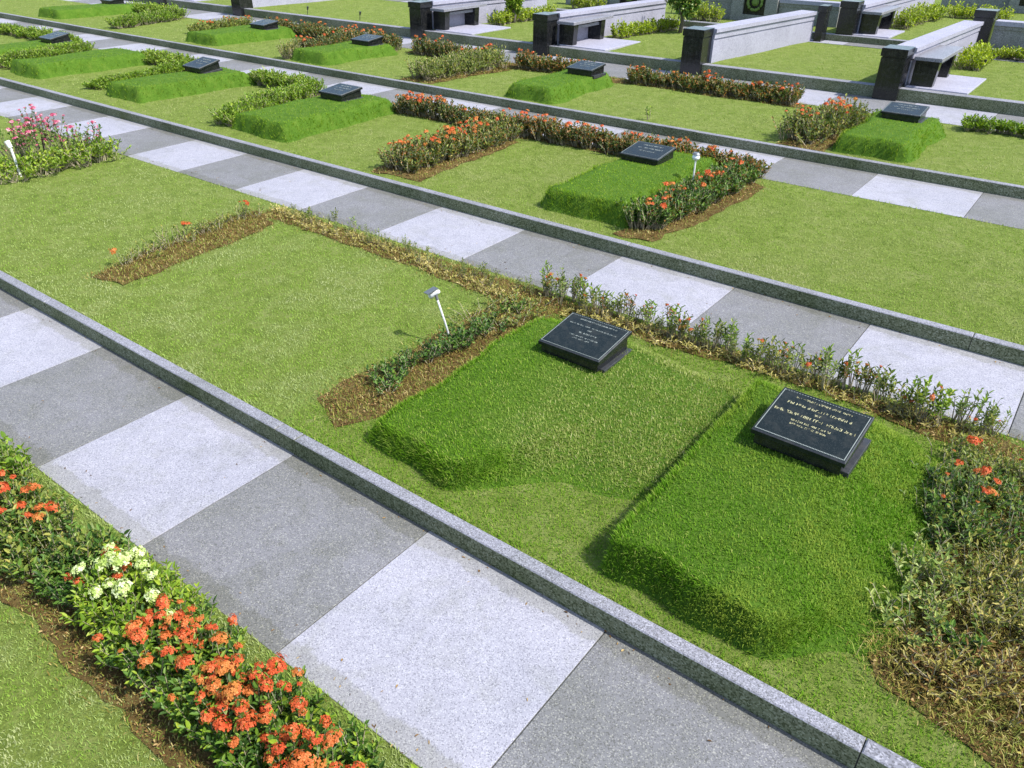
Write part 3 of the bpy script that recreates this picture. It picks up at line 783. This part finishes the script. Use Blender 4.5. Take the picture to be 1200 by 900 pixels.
plant_thing('leafy_weed', (4.28, 2.18, Z[1] + .05), [(4.28, 2.18, Z[1] + .03, .09, .05)], 'leaf', 'tiny dark weed on the grass right of the smaller headstone', 'weed', leafL=.03, leafW=.014, ntw=5, nlf=5)

plant_thing('leafy_weed', (.37, 8.40, Z[3]), [(.37, 8.40, Z[3], .22, .06)], 'leaf_lime', 'small green sapling alone on the lawn at the back row kerb, above the bright mound', 'weed', leafL=.05, leafW=.024, ntw=5, nlf=8, far=True)
# left edge planting
hedge(1, [(-4.86, 1.3), (-4.86, 2.85)], .5, .34, 'leaf_lime', 'thick green hedge at the left edge with pink blossom above it', .035, far=True, leafL=.055, leafW=.027, ntw=7, nlf=11)
bg = plant_thing('bougainvillea', (-5.15, 2.05, Z[1]), [(-5.15, 2.05, Z[1], .62, .34), (-5.05, 2.3, Z[1], .6, .34), (-5.3, 1.8, Z[1], .62, .30), (-5.5, 2.2, Z[1], .66, .3), (-4.95, 2.55, Z[1], .5, .28)], 'leaf',
            'pink flowered bougainvillea rising out of the hedge at the left edge', 'shrub', leafL=.05, leafW=.026, ntw=22, nlf=10, flowers=52, petal='petal_pink', far=True, s0=.5, fsize=.95, leaf2='petal_pink', share2=.18, twig='bark')

# middle row hedges
HM = 'hedges of the middle row'
hedge(2, [(-3.3, 6.84), (-1.2, 6.86)], .24, .30, 'leaf_red', 'orange and bronze hedge along the far edge, left part next to the third headstone', .035, flowers=34, group=HM, leafL=.05, leafW=.024, ntw=6, nlf=9, s0=.45)
hedge(2, [(-1.0, 6.86), (1.25, 6.90)], .24, .30, 'leaf_red', 'dark bronze hedge along the far edge ending at the headstone beside the ball lamp', .035, flowers=30, group=HM, leafL=.05, leafW=.024, ntw=6, nlf=9, s0=.45)
hedge(2, [(-1.0, 4.42), (-.92, 5.5), (-.95, 6.7)], .34, .36, 'leaf_red', 'orange flowered hedge running from the kerb to the bronze hedge', .032, flowers=62, group=HM, leafL=.052, leafW=.025, ntw=7, nlf=10, leaf2='leaf_olive', share2=.4)
hedge(2, [(2.42, 4.5), (2.50, 5.6), (2.56, 6.75)], .30, .30, 'leaf', 'dark green hedge with orange flowers beside the small ball lamp', .032, flowers=30, group=HM, leafL=.052, leafW=.025, ntw=7, nlf=10, leaf2='leaf_red', share2=.25)
hedge(2, [(1.3, 6.93), (2.7, 6.93)], .20, .33, 'leaf_red', 'short bronze hedge behind the headstone beside the ball lamp', .04, flowers=16, group=HM, leafL=.05, leafW=.024, ntw=7, nlf=10)
GM = dict(group=HM, leafL=.055, leafW=.025, ntw=7, nlf=10, s0=.3)
hedge(2, [(-4.72, 4.5), (-5.0, 5.6), (-5.45, 6.9)], .34, .28, 'leaf_lime', 'yellow green hedge ending at the kerb left of the third headstone mound', .032, **GM)
hedge(2, [(-7.0, 6.80), (-5.5, 6.88)], .26, .26, 'leaf_lime', 'green hedge along the far edge between two headstones of the middle row', .035, **GM)
hedge(2, [(-8.62, 4.65), (-8.9, 5.8), (-9.15, 6.8)], .26, .18, 'leaf_lime', 'low yellow green hedge on the left side of the second mound', .04, **GM)
hedge(2, [(-10.7, 6.82), (-9.2, 6.86)], .30, .26, 'leaf_lime', 'dense green hedge along the far edge right of the dark tilted headstone', .035, **GM)
hedge(2, [(-12.1, 4.55), (-12.45, 5.7), (-12.8, 6.7)], .36, .26, 'leaf_lime', 'yellow green hedge at the left edge beside the long mound', .036, **GM)
hedge(2, [(-17.5, 6.8), (-13.7, 6.88)], .26, .26, 'leaf_lime', 'green hedge along the far edge at the left edge of the view', .045, **GM)

# back row hedges
HB = 'hedges of the back row'
BB = dict(group=HB, leafL=.06, leafW=.028, ntw=6, nlf=8)
hedge(3, [(-4.42, 8.5), (-4.25, 9.4), (-4.15, 10.45)], .46, .38, 'leaf_olive', 'bushy olive yellow hedge running from the kerb towards the first bench', .035, flowers=8, **BB)
hedge(3, [(-6.5, 10.62), (-4.4, 10.70)], .26, .32, 'leaf_red', 'bronze hedge with pale stems below the first bench', .04, flowers=12, s0=.5, **BB)
hedge(3, [(-3.75, 10.68), (-2.15, 10.72)], .24, .30, 'leaf_red', 'reddish hedge below the second black pillar', .04, flowers=10, s0=.5, **BB)
hedge(3, [(-1.3, 10.72), (1.75, 10.80)], .26, .30, 'leaf_red', 'long red and dark green hedge with pale stems below the third black pillar', .035, flowers=36, s0=.45, **BB)
hedge(3, [(2.58, 8.5), (2.72, 9.3), (2.85, 10.0)], .40, .40, 'leaf_olive', 'tall orange flowered bush left of the back row mound near the leaning pillar', .035, flowers=34, leaf2='leaf_red', share2=.4, **BB)
hedge(3, [(4.2, 10.78), (8.0, 10.84)], .18, .20, 'leaf_lime', 'low thin green hedge at the right edge along the far path', .06, **BB)
hedge(3, [(-8.2, 8.9), (-8.3, 10.5)], .34, .34, 'leaf_red', 'dark red and green hedge behind the round clipped shrub', .035, flowers=16, **BB)
hedge(3, [(-11.6, 10.80), (-9.4, 10.72), (-7.0, 10.62)], .30, .34, 'leaf_red', 'long red brown hedge behind the back row headstones at the left', .035, flowers=34, **BB)
hedge(3, [(-12.5, 9.2), (-12.5, 10.8)], .34, .28, 'leaf_olive', 'orange brown hedge left of the back row mound', .04, flowers=22, **BB)
hedge(3, [(-14.95, 8.6), (-15.2, 9.8), (-15.5, 10.9)], .40, .30, 'leaf_lime', 'yellow green hedge in the upper left between two lawns', .035, **BB)
hedge(3, [(-18.0, 10.8), (-15.8, 10.88)], .30, .30, 'leaf_lime', 'green hedge beside the farthest mound at the top left', .045, **BB)
plant_thing('round_shrub', (-8.05, 8.52, Z[3]), [(-8.05 + .10 * math.cos(a), 8.52 + .10 * math.sin(a), Z[3], .40, .17) for a in (0, 1.2, 2.5, 3.8, 5.0)], 'leaf_olive',
            'round clipped dark olive shrub standing at the kerb of the back row', 'shrub', leafL=.04, leafW=.02, ntw=16, nlf=12, far=True, spread=.9)

# raised plots: golden hedges
HG = 'bright yellow green hedges of the walled plots'
GG = dict(group=HG, leafL=.07, leafW=.035, ntw=7, nlf=9, s0=.25)
hedge(4, [(3.42, 14.7), (3.45, 16.3)], .36, .36, 'leaf_gold', 'golden green hedge behind the right hand bench', .04, **GG)
hedge(4, [(3.6, 16.6), (6.5, 16.7)], .30, .32, 'leaf_gold', 'golden green hedge along the cross wall at the right edge', .05, **GG)
hedge(4, [(-3.6, 13.95), (-3.3, 16.2)], .32, .32, 'leaf_gold', 'golden green hedge along the pale wall behind the second bench', .04, **GG)
hedge(4, [(-7.0, 13.95), (-6.8, 16.2)], .32, .34, 'leaf_gold', 'golden green hedge along the pale wall behind the first bench', .04, **GG)
hedge(5, [(-3.4, 17.25), (-2.6, 17.3)], .4, .42, 'leaf_gold', 'golden green bush left of the grey monument with the wreath', .045, **GG)
hedge(5, [(-7.0, 17.3), (-5.9, 17.3)], .3, .4, 'leaf_gold', 'golden green bush beside the farther grey monument', .05, **GG)
hedge(5, [(1.2, 18.7), (1.35, 21.8)], .45, .42, 'leaf_gold', 'golden green hedge along the far wall behind the farthest bench', .045, **GG)
hedge(5, [(1.6, 21.9), (3.0, 21.9)], .35, .42, 'leaf_gold', 'golden green hedge closing the farthest plot', .05, **GG)

# ------------------------------------------------------------------ headstones
def glyph_line(b, u0, u1, v, h, seed):
    """rows of small worn strokes: the writing is too small to read in the photograph"""
    rr = random.Random(seed); u = u0
    while u < u1 - h * .5:
        wl = rr.randint(3, 8)
        for _ in range(wl):
            w = h * rr.uniform(.42, .62)
            if u + w > u1: break
            t = h * .17
            for k in range(rr.randint(2, 3)):
                q = rr.random()
                if q < .5: b.append((u + rr.choice([0, w - t]), v, t, h * rr.choice([1, 1, .7])))
                else: b.append((u, v + rr.choice([0, h * .42, h * .83]), w * .9, t))
            u += w + h * .16
        u += h * .55
def make_marker(kind):
    root = empty('headstone', (0, 0, 0))
    p = MB().box(-.27, .318, .05, .50, -.05, .004, bev=.003); p.build('plinth', M['plinth'], root)
    zf, zb = .078, .140      # underside of the tablet, front and back
    bd = MB(); bd.quadbox([(-.275, .0, .0), (.278, .0, .0), (.278, .47, .0), (-.275, .47, .0), (-.275, .0, zf + .003), (.278, .0, zf + .003), (.278, .47, zb - .008), (-.275, .47, zb - .008)])
    bd.build('body', M['black'], root)
    # tablet: tilted slab with a small bevel
    y0, y1 = -.02, .50; sl = (zb - zf) / (y1 - y0); th = .036
    def zt(y): return zf + (y - y0) * sl + th
    e = .008
    t = MB(); P = []
    for (z_off, ins) in ((-th, 0), (-e, 0), (0, e)):
        for (x, y) in ((-.298, y0), (.298, y0), (.298, y1), (-.298, y1)):
            xx = x - math.copysign(ins, x); yy = y + (ins if y == y0 else -ins)
            P.append((xx, yy, zt(yy) + z_off))
    t.v = P; t.f = [[3, 2, 1, 0], [8, 9, 10, 11]]; t.m = [0, 0]
    for a in (0, 4):
        for i in range(4):
            j = (i + 1) % 4; t.f.append([a + i, a + j, a + 4 + j, a + 4 + i]); t.m.append(0 if a == 0 else 1)
    t.build('tablet', [M['tablet'], M['plinth']], root)
    def strokes(name, rects, mat, par):
        b = MB()
        for (u, v, w, h) in rects:
            b.quadbox([(u, v, zt(v) - .001), (u + w, v, zt(v) - .001), (u + w, v + h, zt(v + h) - .001), (u, v + h, zt(v + h) - .001),
                       (u, v, zt(v) + .0012), (u + w, v, zt(v) + .0012), (u + w, v + h, zt(v + h) + .0012), (u, v + h, zt(v + h) + .0012)])
        return b.build(name, mat, par)
    L = []
    if kind == 'big':
        glyph_line(L, -.19, .20, .420, .017, 1); glyph_line(L, -.215, .205, .345, .023, 2); glyph_line(L, -.02, .03, .300, .017, 3)
        glyph_line(L, -.262, .262, .245, .025, 4); glyph_line(L, -.13, .135, .185, .017, 5); glyph_line(L, -.12, .13, .148, .017, 6)
    elif kind == 'small':
        glyph_line(L, -.17, .20, .425, .016, 11); glyph_line(L, -.225, .235, .345, .014, 12); glyph_line(L, -.02, .03, .300, .015, 13)
        glyph_line(L, -.075, .10, .245, .018, 14); glyph_line(L, -.13, .15, .190, .015, 15); glyph_line(L, -.08, .09, .155, .015, 16)
    else:
        glyph_line(L, -.16, .16, .38, .03, 21); glyph_line(L, -.18, .20, .28, .03, 22); glyph_line(L, -.12, .12, .18, .026, 23)
    strokes('inscription', L, M['gold'] if kind == 'big' else M['silver'], root)
    B = [(-.284, -.002, .0045, .478), (.279, -.002, .0045, .478)]
    n = 60
    for i in range(n): B.append((-.279 + i * .558 / n, -.002, .0062, .0045 if kind != 'big' else .007))
    for i in range(n // 2): B.append((-.279 + i * .558 / n * 2, .470, .010, .004))
    strokes('border_line', B, M['silver'], root)
    return root
GS = 'black headstones lying on the grass mounds'
def place_marker(o, lev, x, y, mo, rz, label, dz=-.03, rx=0.0):
    z = float(mo.z(np.array([x]), np.array([y + .2]))[0])
    o.location = (x, y, z + .012 + dz); o.rotation_euler = (rx, 0, rz); k_ = (.87 if x < 4 else .93) if lev == 1 else .88; o.scale = (k_, k_, k_); tag(o, label, 'headstone', GS)
ms = [m for m, _, _ in MOUNDS]
n1 = None
place_marker(make_marker('small'), 1, 3.42, 1.70, ms[0], R(0), 'black granite headstone with faint grey writing on the faded mound of the near row', -.012)
place_marker(make_marker('big'), 1, 5.15, 1.48, ms[1], R(-1), 'black granite headstone with rows of gold writing on the thick green mound', -.004)
fp = make_marker('far')
place_marker(fp, 2, 1.56, 5.98, ms[2], 0, 'black headstone on the bright mound beside the small ball lamp')
for (lev, x, y, mi, rz, lab, rx) in [
    (2, -3.92, 5.98, 3, 0, 'black headstone at the left end of the orange flowered hedge', 0),
    (2, -7.68, 6.02, 4, 0, 'black headstone between two yellow green hedges of the middle row', R(5)),
    (2, -11.45, 6.10, 5, 0, 'steeply tilted dark headstone on the long mound near the left edge', R(3)),
    (2, -13.35, 6.12, 6, 0, 'small dark tilted headstone among yellow green hedges nearest the left edge', R(3)),
    (3, 3.56, 9.72, 7, 0, 'grey black headstone on the mound in front of the leaning black pillar', 0),
    (3, -1.72, 9.68, 8, 0, 'black headstone on the back row mound below the second bench', 0),
    (3, -7.12, 9.62, 9, 0, 'black headstone in front of the bronze hedge left of the first bench', 0),
    (3, -10.75, 9.78, 10, 0, 'black headstone in front of the long red brown hedge', 0),
    (3, -18.2, 10.2, 11, 0, 'farthest black headstone at the top left of the view', 0)]:
    c = copy_tree(fp); place_marker(c, lev, x, y, ms[mi], rz, lab, -.012, rx)

# ------------------------------------------------------------------ garden lamps
def spot_lamp(loc):
    r = empty('garden_spotlight', loc); tag(r, 'small white and grey spotlight on a leaning white pole in the brown strip', 'garden lamp')
    r.rotation_euler = (R(4), R(-8), 0); r.scale = (.92, .92, 1)
    MB().tube([(.0, 0, -.05), (-.03, .0, .20), (-.065, .0, .40)], [.0095, .009, .009], 10).build('pole', M['pole'], r, smooth=True)
    MB().tube([(-.063, .0, .385), (-.07, .0, .43)], [.013, .013], 10).build('bracket', M['lamp_grey'], r)
    h = MB().tube([(-.04, .022, .452), (-.055, .016, .447), (-.10, -.008, .425), (-.12, -.016, .416)], [.012, .018, .021, .025], 14).build('lamp_head', M['lamp_white'], r, smooth=True)
    MB().tube([(-.121, -.0165, .4155), (-.126, -.018, .413)], [.021, .020], 14).build('lens', M['glass'], h)
    MB().quadbox([(-.18, -.03, .440), (-.10, -.06, .446), (-.05, .025, .470), (-.13, .05, .464), (-.18, -.03, .446), (-.10, -.06, .452), (-.05, .025, .476), (-.13, .05, .470)]).build('shade_plate', M['lamp_grey'], r)
spot_lamp((2.37, 1.62, Z[1]))
def ball_lamp(loc, hgt, lab):
    r = empty('garden_lamp', loc); tag(r, lab, 'garden lamp')
    MB().tube([(0, 0, -.03), (0, 0, hgt - .04)], [.010, .010], 8).build('pole', M['lamp_white'], r)
    b = MB(); n = 7
    b.tube([(0, 0, hgt - .045 + .09 * k / n) for k in range(n + 1)], [max(.006, .045 * math.sin(math.pi * (k + .35) / (n + .7))) for k in range(n + 1)], 12).build('globe', M['glass'], r, smooth=True)
    MB().tube([(0, 0, hgt + .036), (0, 0, hgt + .052)], [.046, .03], 12).build('cap', M['lamp_grey'], r)
ball_lamp((2.36, 5.82, Z[2]), .46, 'small ball headed lamp on a thin pole beside the dark green hedge')
def post_lamp(loc, lab):
    r = empty('garden_post', loc); tag(r, lab, 'garden lamp')
    MB().tube([(0, 0, -.03), (-.02, 0, .34)], [.016, .015], 8).build('pole', M['lamp_white'], r)
    MB().tube([(-.02, 0, .34), (-.05, -.01, .42)], [.026, .034], 10).build('lamp_head', M['lamp_white'], r)
post_lamp((-4.86, 1.60, Z[1] + .02), 'short white post lamp in the hedge at the left edge')
def stake_lamp(loc, lab):
    r = empty('stake_light', loc); tag(r, lab, 'garden lamp', 'thin dark stake lights on the lawns')
    MB().tube([(0, 0, -.03), (.02, 0, .12)], [.008, .008], 6).build('spike', M['stake'], r)
    MB().tube([(.02, 0, .12), (.045, .0, .20)], [.018, .026], 8).build('lamp_head', M['stake'], r)
stake_lamp((3.66, 14.85, Z[4]), 'thin dark stake light on the lawn right of the right hand bench')
stake_lamp((-10.3, 12.6, Z[4]), 'thin dark stake light on the far lawn left of the first bench')
stake_lamp((-12.2, 12.5, Z[4]), 'thin dark stake light on the far lawn, second one from the first bench')

# ------------------------------------------------------------------ walled plots: pillars, walls, benches, pads
PG = 'black granite pillars of the walled plots'
def pillar(x, y, z, w, d, h, label, lean=0.0):
    r = empty('granite_pillar', (x, y, z)); tag(r, label, 'pillar', PG)
    MB().box(0, w, 0, d, -.05, h - .14, bev=.004).build('shaft', M['black'], r)
    MB().box(.012, w - .012, .012, d - .012, h - .14, h - .125).build('neck', M['black'], r)
    c = MB().box(-.015, w + .015, -.015, d + .015, h - .125, h, bev=.008).build('cap', M['black'], r)
    return r
for x, lab, w in ((-18.75, 'black granite pillar at the top left corner, leftmost one', .36), (-14.95, 'black granite pillar cut by the top edge beside the pale wall foot', .40),
               (-8.05, 'black granite pillar left of the first bench', .36), (-4.47, 'black granite pillar left of the second bench', .36),
               (-1.0, 'black granite pillar at the front end of the long pale wall', .40), (2.56, 'black granite pillar closest to the camera, left of the right hand bench', .38)):
    pillar(x, 12.10, Z[3] - .01, w, .42, .80, lab)
pillar(.02, 16.45, .5, .16, .30, .72, 'narrow dark pillar at the far end of the long pale wall')
pillar(.34, 16.88, .5, .36, .36, .80, 'black granite pillar left of the farthest bench')
pillar(2.98, 16.95, .5, .36, .36, .80, 'black granite pillar at the far end of the right hand wall')

WG = 'pale stone boundary walls of the plots'
def wall(x0, y0, x1, y1, z, w, h, label):
    r = empty('boundary_wall', (x0, y0, z)); tag(r, label, 'wall', WG)
    dx, dy = x1 - x0, y1 - y0
    def prism(b, o0, o1, za, zb):
        n = Vector((dy, -dx)).normalized()
        a0, a1 = n * o0, n * o1
        P = [(a0.x, a0.y), (a1.x, a1.y), (dx + a1.x, dy + a1.y), (dx + a0.x, dy + a0.y)]
        b.quadbox([(p[0], p[1], za) for p in P] + [(p[0], p[1], zb) for p in P])
    b = MB(); prism(b, .03, w - .03, -.1, h - .20); b.build('wall_face', M['wall_white'], r)
    b = MB(); prism(b, .045, w - .045, h - .20, h - .17); prism(b, .02, w - .02, h - .17, h - .08); b.build('moulding', M['wall_white'], r)
    b = MB(); prism(b, .035, w - .035, h - .08, h - .065); prism(b, -.01, w + .01, h - .065, h); b.build('coping', M['wall_white'], r)
wall(-.88, 12.52, -.36, 16.50, Z[4], .36, .60, 'long pale wall with moulded coping and no bench, beside the open lawn')
wall(2.64, 12.52, 2.84, 16.95, Z[4], .34, .60, 'pale wall running back from the leaning black pillar behind the right hand bench')
wall(-4.40, 12.52, -3.98, 16.5, Z[4], .34, .60, 'pale wall running back from the second black pillar behind the second bench')
wall(-7.98, 12.52, -7.5, 16.5, Z[4], .34, .60, 'pale wall behind the first bench')
wall(-14.95, 12.52, -14.4, 17.3, Z[4], .36, .60, 'pale wall cut by the top edge beside the far open lawn')
wall(-18.7, 12.52, -18.3, 17.3, Z[4], .34, .60, 'pale wall running back at the top left corner')
wall(.42, 17.24, .66, 23.0, Z[5], .34, .60, 'farthest pale wall behind the farthest bench')
wall(6.0, 17.4, 6.35, 23.0, Z[5], .34, .60, 'pale wall at the top right corner beyond the cross wall')

def cross_wall(x0, x1, y, z, h, label):
    r = empty('cross_wall', (x0, y, z)); tag(r, label, 'wall', 'grey cross walls closing the plots')
    L = x1 - x0
    MB().box(0, L, .03, .22, -.1, h - .16).build('wall_face', M['stone_drab'], r)
    b = MB().box(0, L, .01, .24, h - .157, h - .09); b.build('moulding', M['stone_drab'], r)
    MB().box(-.001, L, -.02, .27, h - .087, h, bev=.006).build('coping', M['wall_white'], r)
cross_wall(3.37, 7.0, 17.05, .5, .62, 'grey cross wall at the right edge behind the golden green hedge')
cross_wall(-1.42, .0, 17.95, .55, .60, 'grey cross wall right of the monument with the wreath')
cross_wall(-4.1, -2.62, 17.95, .55, .60, 'grey cross wall left of the monument with the wreath')
cross_wall(-7.6, -6.13, 17.95, .55, .60, 'grey cross wall left of the farther monument')
cross_wall(.9, 5.6, 24.2, .6, .62, 'farthest grey cross wall near the top edge')

def monument(x, y, z, w, h, label, wreath=True):
    r = empty('grave_monument', (x, y, z)); tag(r, label, 'monument', 'grey stone monuments between the cross walls')
    b = MB()
    s0, s1, a0, a1 = w * .26, w * .74, h * .22, h * .82
    b.box(0, s0, 0, .34, -.1, h); b.box(s1, w, 0, .34, -.1, h); b.box(s0, s1, 0, .34, -.1, a0); b.box(s0, s1, 0, .34, a1, h)
    b.build('block', M['stone_drab'], r)
    p = MB().box(s0 + .002, s1 - .002, .06, .30, a0 + .002, a1 - .002).build('recessed_panel', M['black'], r)
    MB().box(-.03, w + .03, -.03, .37, h + .002, h + .07, bev=.01).build('coping', M['stone_drab'], r)
    cx, cz, R0 = (s0 + s1) / 2, (a0 + a1) / 2, min(s1 - s0, a1 - a0) * .32
    pts = [(cx + R0 * math.cos(t), .035, cz + R0 * math.sin(t)) for t in np.linspace(0, 2 * math.pi, 25)]
    MB().tube(pts, [.028 + .010 * (k % 2) for k in range(25)], 7, cap=False).build('wreath', M['mossy'], r)
    MB().tube([(cx, .058, cz), (cx, .02, cz)], [R0 * .55, R0 * .3], 9).build('rosette', M['mossy'], r)
monument(-2.6, 17.88, .55, 1.16, .95, 'grey stone monument with a square wreath panel near the top edge')
monument(-6.11, 17.88, .55, 1.16, .95, 'farther grey stone monument left of the one whose wreath shows clearly')
monument(2.6, 24.0, .6, .9, .9, 'small grey monument at the far end of the farthest plot')

BG = 'stone benches standing against the walls'
def bench(x, y, z, label):
    r = empty('stone_bench', (x, y, z)); tag(r, label, 'bench', BG)
    MB().box(0, .42, -.08, 1.50, .40, .455, bev=.006).build('seat', M['granite_grey'], r)
    for yy in (0.0, 1.08):
        b = MB(); w0, w1 = .015, .385
        b.quadbox([(w0, yy, 0), (w1 - .03, yy, 0), (w1 - .03, yy + .16, 0), (w0, yy + .16, 0), (w0, yy, .398), (w1, yy, .398), (w1, yy + .16, .398), (w0, yy + .16, .398)])
        b.build('leg', M['black'], r)
    MB().box(.03, .32, .16, 1.08, .30, .36).build('rail', M['granite_grey'], r)
PD = .512
bench(3.00, 12.50, Z[4] + .03, 'right hand stone bench with a grey slab seat, closest to the camera')
bench(-4.03, 12.42, Z[4] + .03, 'second stone bench beside the middle black pillar')
bench(-7.60, 12.42, Z[4] + .03, 'first stone bench from the left, near the top edge')
bench(.74, 17.20, Z[5] + .03, 'farthest stone bench behind the open lawn')

for i, (a, b_, c, d) in enumerate(PADS):
    z = Z[5] if c > 16 else Z[4]
    m = MB().box(a, b_, c, d, z - .1, z + .03, 0, None, .006)
    tag(m.build('paved_pad', M['wall_white']), kind='structure')

# ------------------------------------------------------------------ small trees
def small_tree(x, y, z, hgt, cr, label, leafmat, petals=0, seed=3):
    rr = random.Random(seed)
    r = empty('small_tree', (x, y, z)); tag(r, label, 'tree')
    b = MB(); b.tube([(0, 0, -.05), (.03, .02, hgt * .4), (-.02, .0, hgt * .75), (0, 0, hgt)], [.055, .042, .034, .02], 9)
    ends = []
    for k in range(12):
        a = k * 2.4; t = hgt * (.55 + .04 * k); e = (math.cos(a) * cr * .75, math.sin(a) * cr * .75, hgt + (rr.random() - .15) * cr * .9)
        b.tube([(0, 0, t), (e[0] * .5, e[1] * .5, (t + e[2]) / 2 + .03), e], [.018, .012, .006], 6); ends.append(e)
    b.build('trunk', M['bark'], r, smooth=True)
    P, D, U = [], [], []
    for k in range(26):
        e = ends[k % 12]; cx, cy, cz = e[0] * rr.uniform(.5, 1.1), e[1] * rr.uniform(.5, 1.1), e[2] + rr.gauss(0, cr * .25)
        n = 110; q = rng.normal(0, cr * .17, (n, 3)); P.append(q + np.array([cx, cy, cz])); D.append(unit(q + rng.normal(0, .08, (n, 3)))); U.append(rng.normal(0, .4, (n, 3)) + [0, 0, 1])
    P, D, U = map(np.concatenate, (P, D, U)); L = rng.uniform(.05, .1, len(P))
    link('crown', leaf_mesh('crown', P, D, U, L, L * .45, rng.uniform(0, 1, len(P)), M[leafmat]), r)
    for k in range(petals):
        p = P[rr.randrange(len(P))]
        fo = link('flower_cluster', rr.choice(FL['petal_pale_far']), r, tuple(p * 1.05)); fo.scale = (1.2, 1.2, 1.2)
small_tree(-2.85, 15.7, Z[4], .62, .36, 'small dark trunked tree with pale flowers beyond the long pale wall', 'leaf', 26)
small_tree(-6.9, 14.6, Z[4], .42, .20, 'small round headed tree beyond the second black pillar', 'leaf_lime', 0, 5)

# ------------------------------------------------------------------ light
SUN_AZ = math.atan2(.975, .22); SUN_EL = R(53)
w = bpy.data.worlds.new('World'); scene.world = w; w.use_nodes = True
nt = w.node_tree; nt.nodes.clear()
sky = nt.nodes.new('ShaderNodeTexSky'); sky.sky_type = 'NISHITA'; sky.sun_disc = False
sky.sun_elevation = SUN_EL; sky.sun_rotation = SUN_AZ; sky.air_density = 1.0; sky.dust_density = 1.5; sky.ozone_density = 1.2
bgn = nt.nodes.new('ShaderNodeBackground'); bgn.inputs[1].default_value = .15
o = nt.nodes.new('ShaderNodeOutputWorld'); nt.links.new(sky.outputs[0], bgn.inputs[0]); nt.links.new(bgn.outputs[0], o.inputs[0])
sl = bpy.data.lights.new('sun', 'SUN'); sl.energy = 3.6; sl.angle = R(1.0); sl.color = (1, .965, .90)
so = bpy.data.objects.new('sun', sl); COL.objects.link(so)
d = Vector((math.sin(SUN_AZ) * math.cos(SUN_EL), math.cos(SUN_AZ) * math.cos(SUN_EL), math.sin(SUN_EL)))
so.rotation_euler = d.to_track_quat('Z', 'Y').to_euler(); so.location = (0, 0, 20)

# ------------------------------------------------------------------ camera
cd = bpy.data.cameras.new('camera'); co = bpy.data.objects.new('camera', cd); COL.objects.link(co)
from mathutils import Matrix
m3 = Matrix([[RT[i], UP[i], -FW[i]] for i in range(3)])
co.matrix_world = Matrix.Translation(Vector(CAM)) @ m3.to_4x4()
cd.sensor_width = 36; cd.lens = 36 * FPX / 1200; cd.clip_end = 2000; cd.clip_start = .05
scene.camera = co
vs = scene.view_settings; vs.view_transform = 'Standard'; vs.look = 'None'; vs.gamma = 1; vs.exposure = .88; vs.use_curve_mapping = False
scene.cycles.max_bounces = 6; scene.cycles.transparent_max_bounces = 4
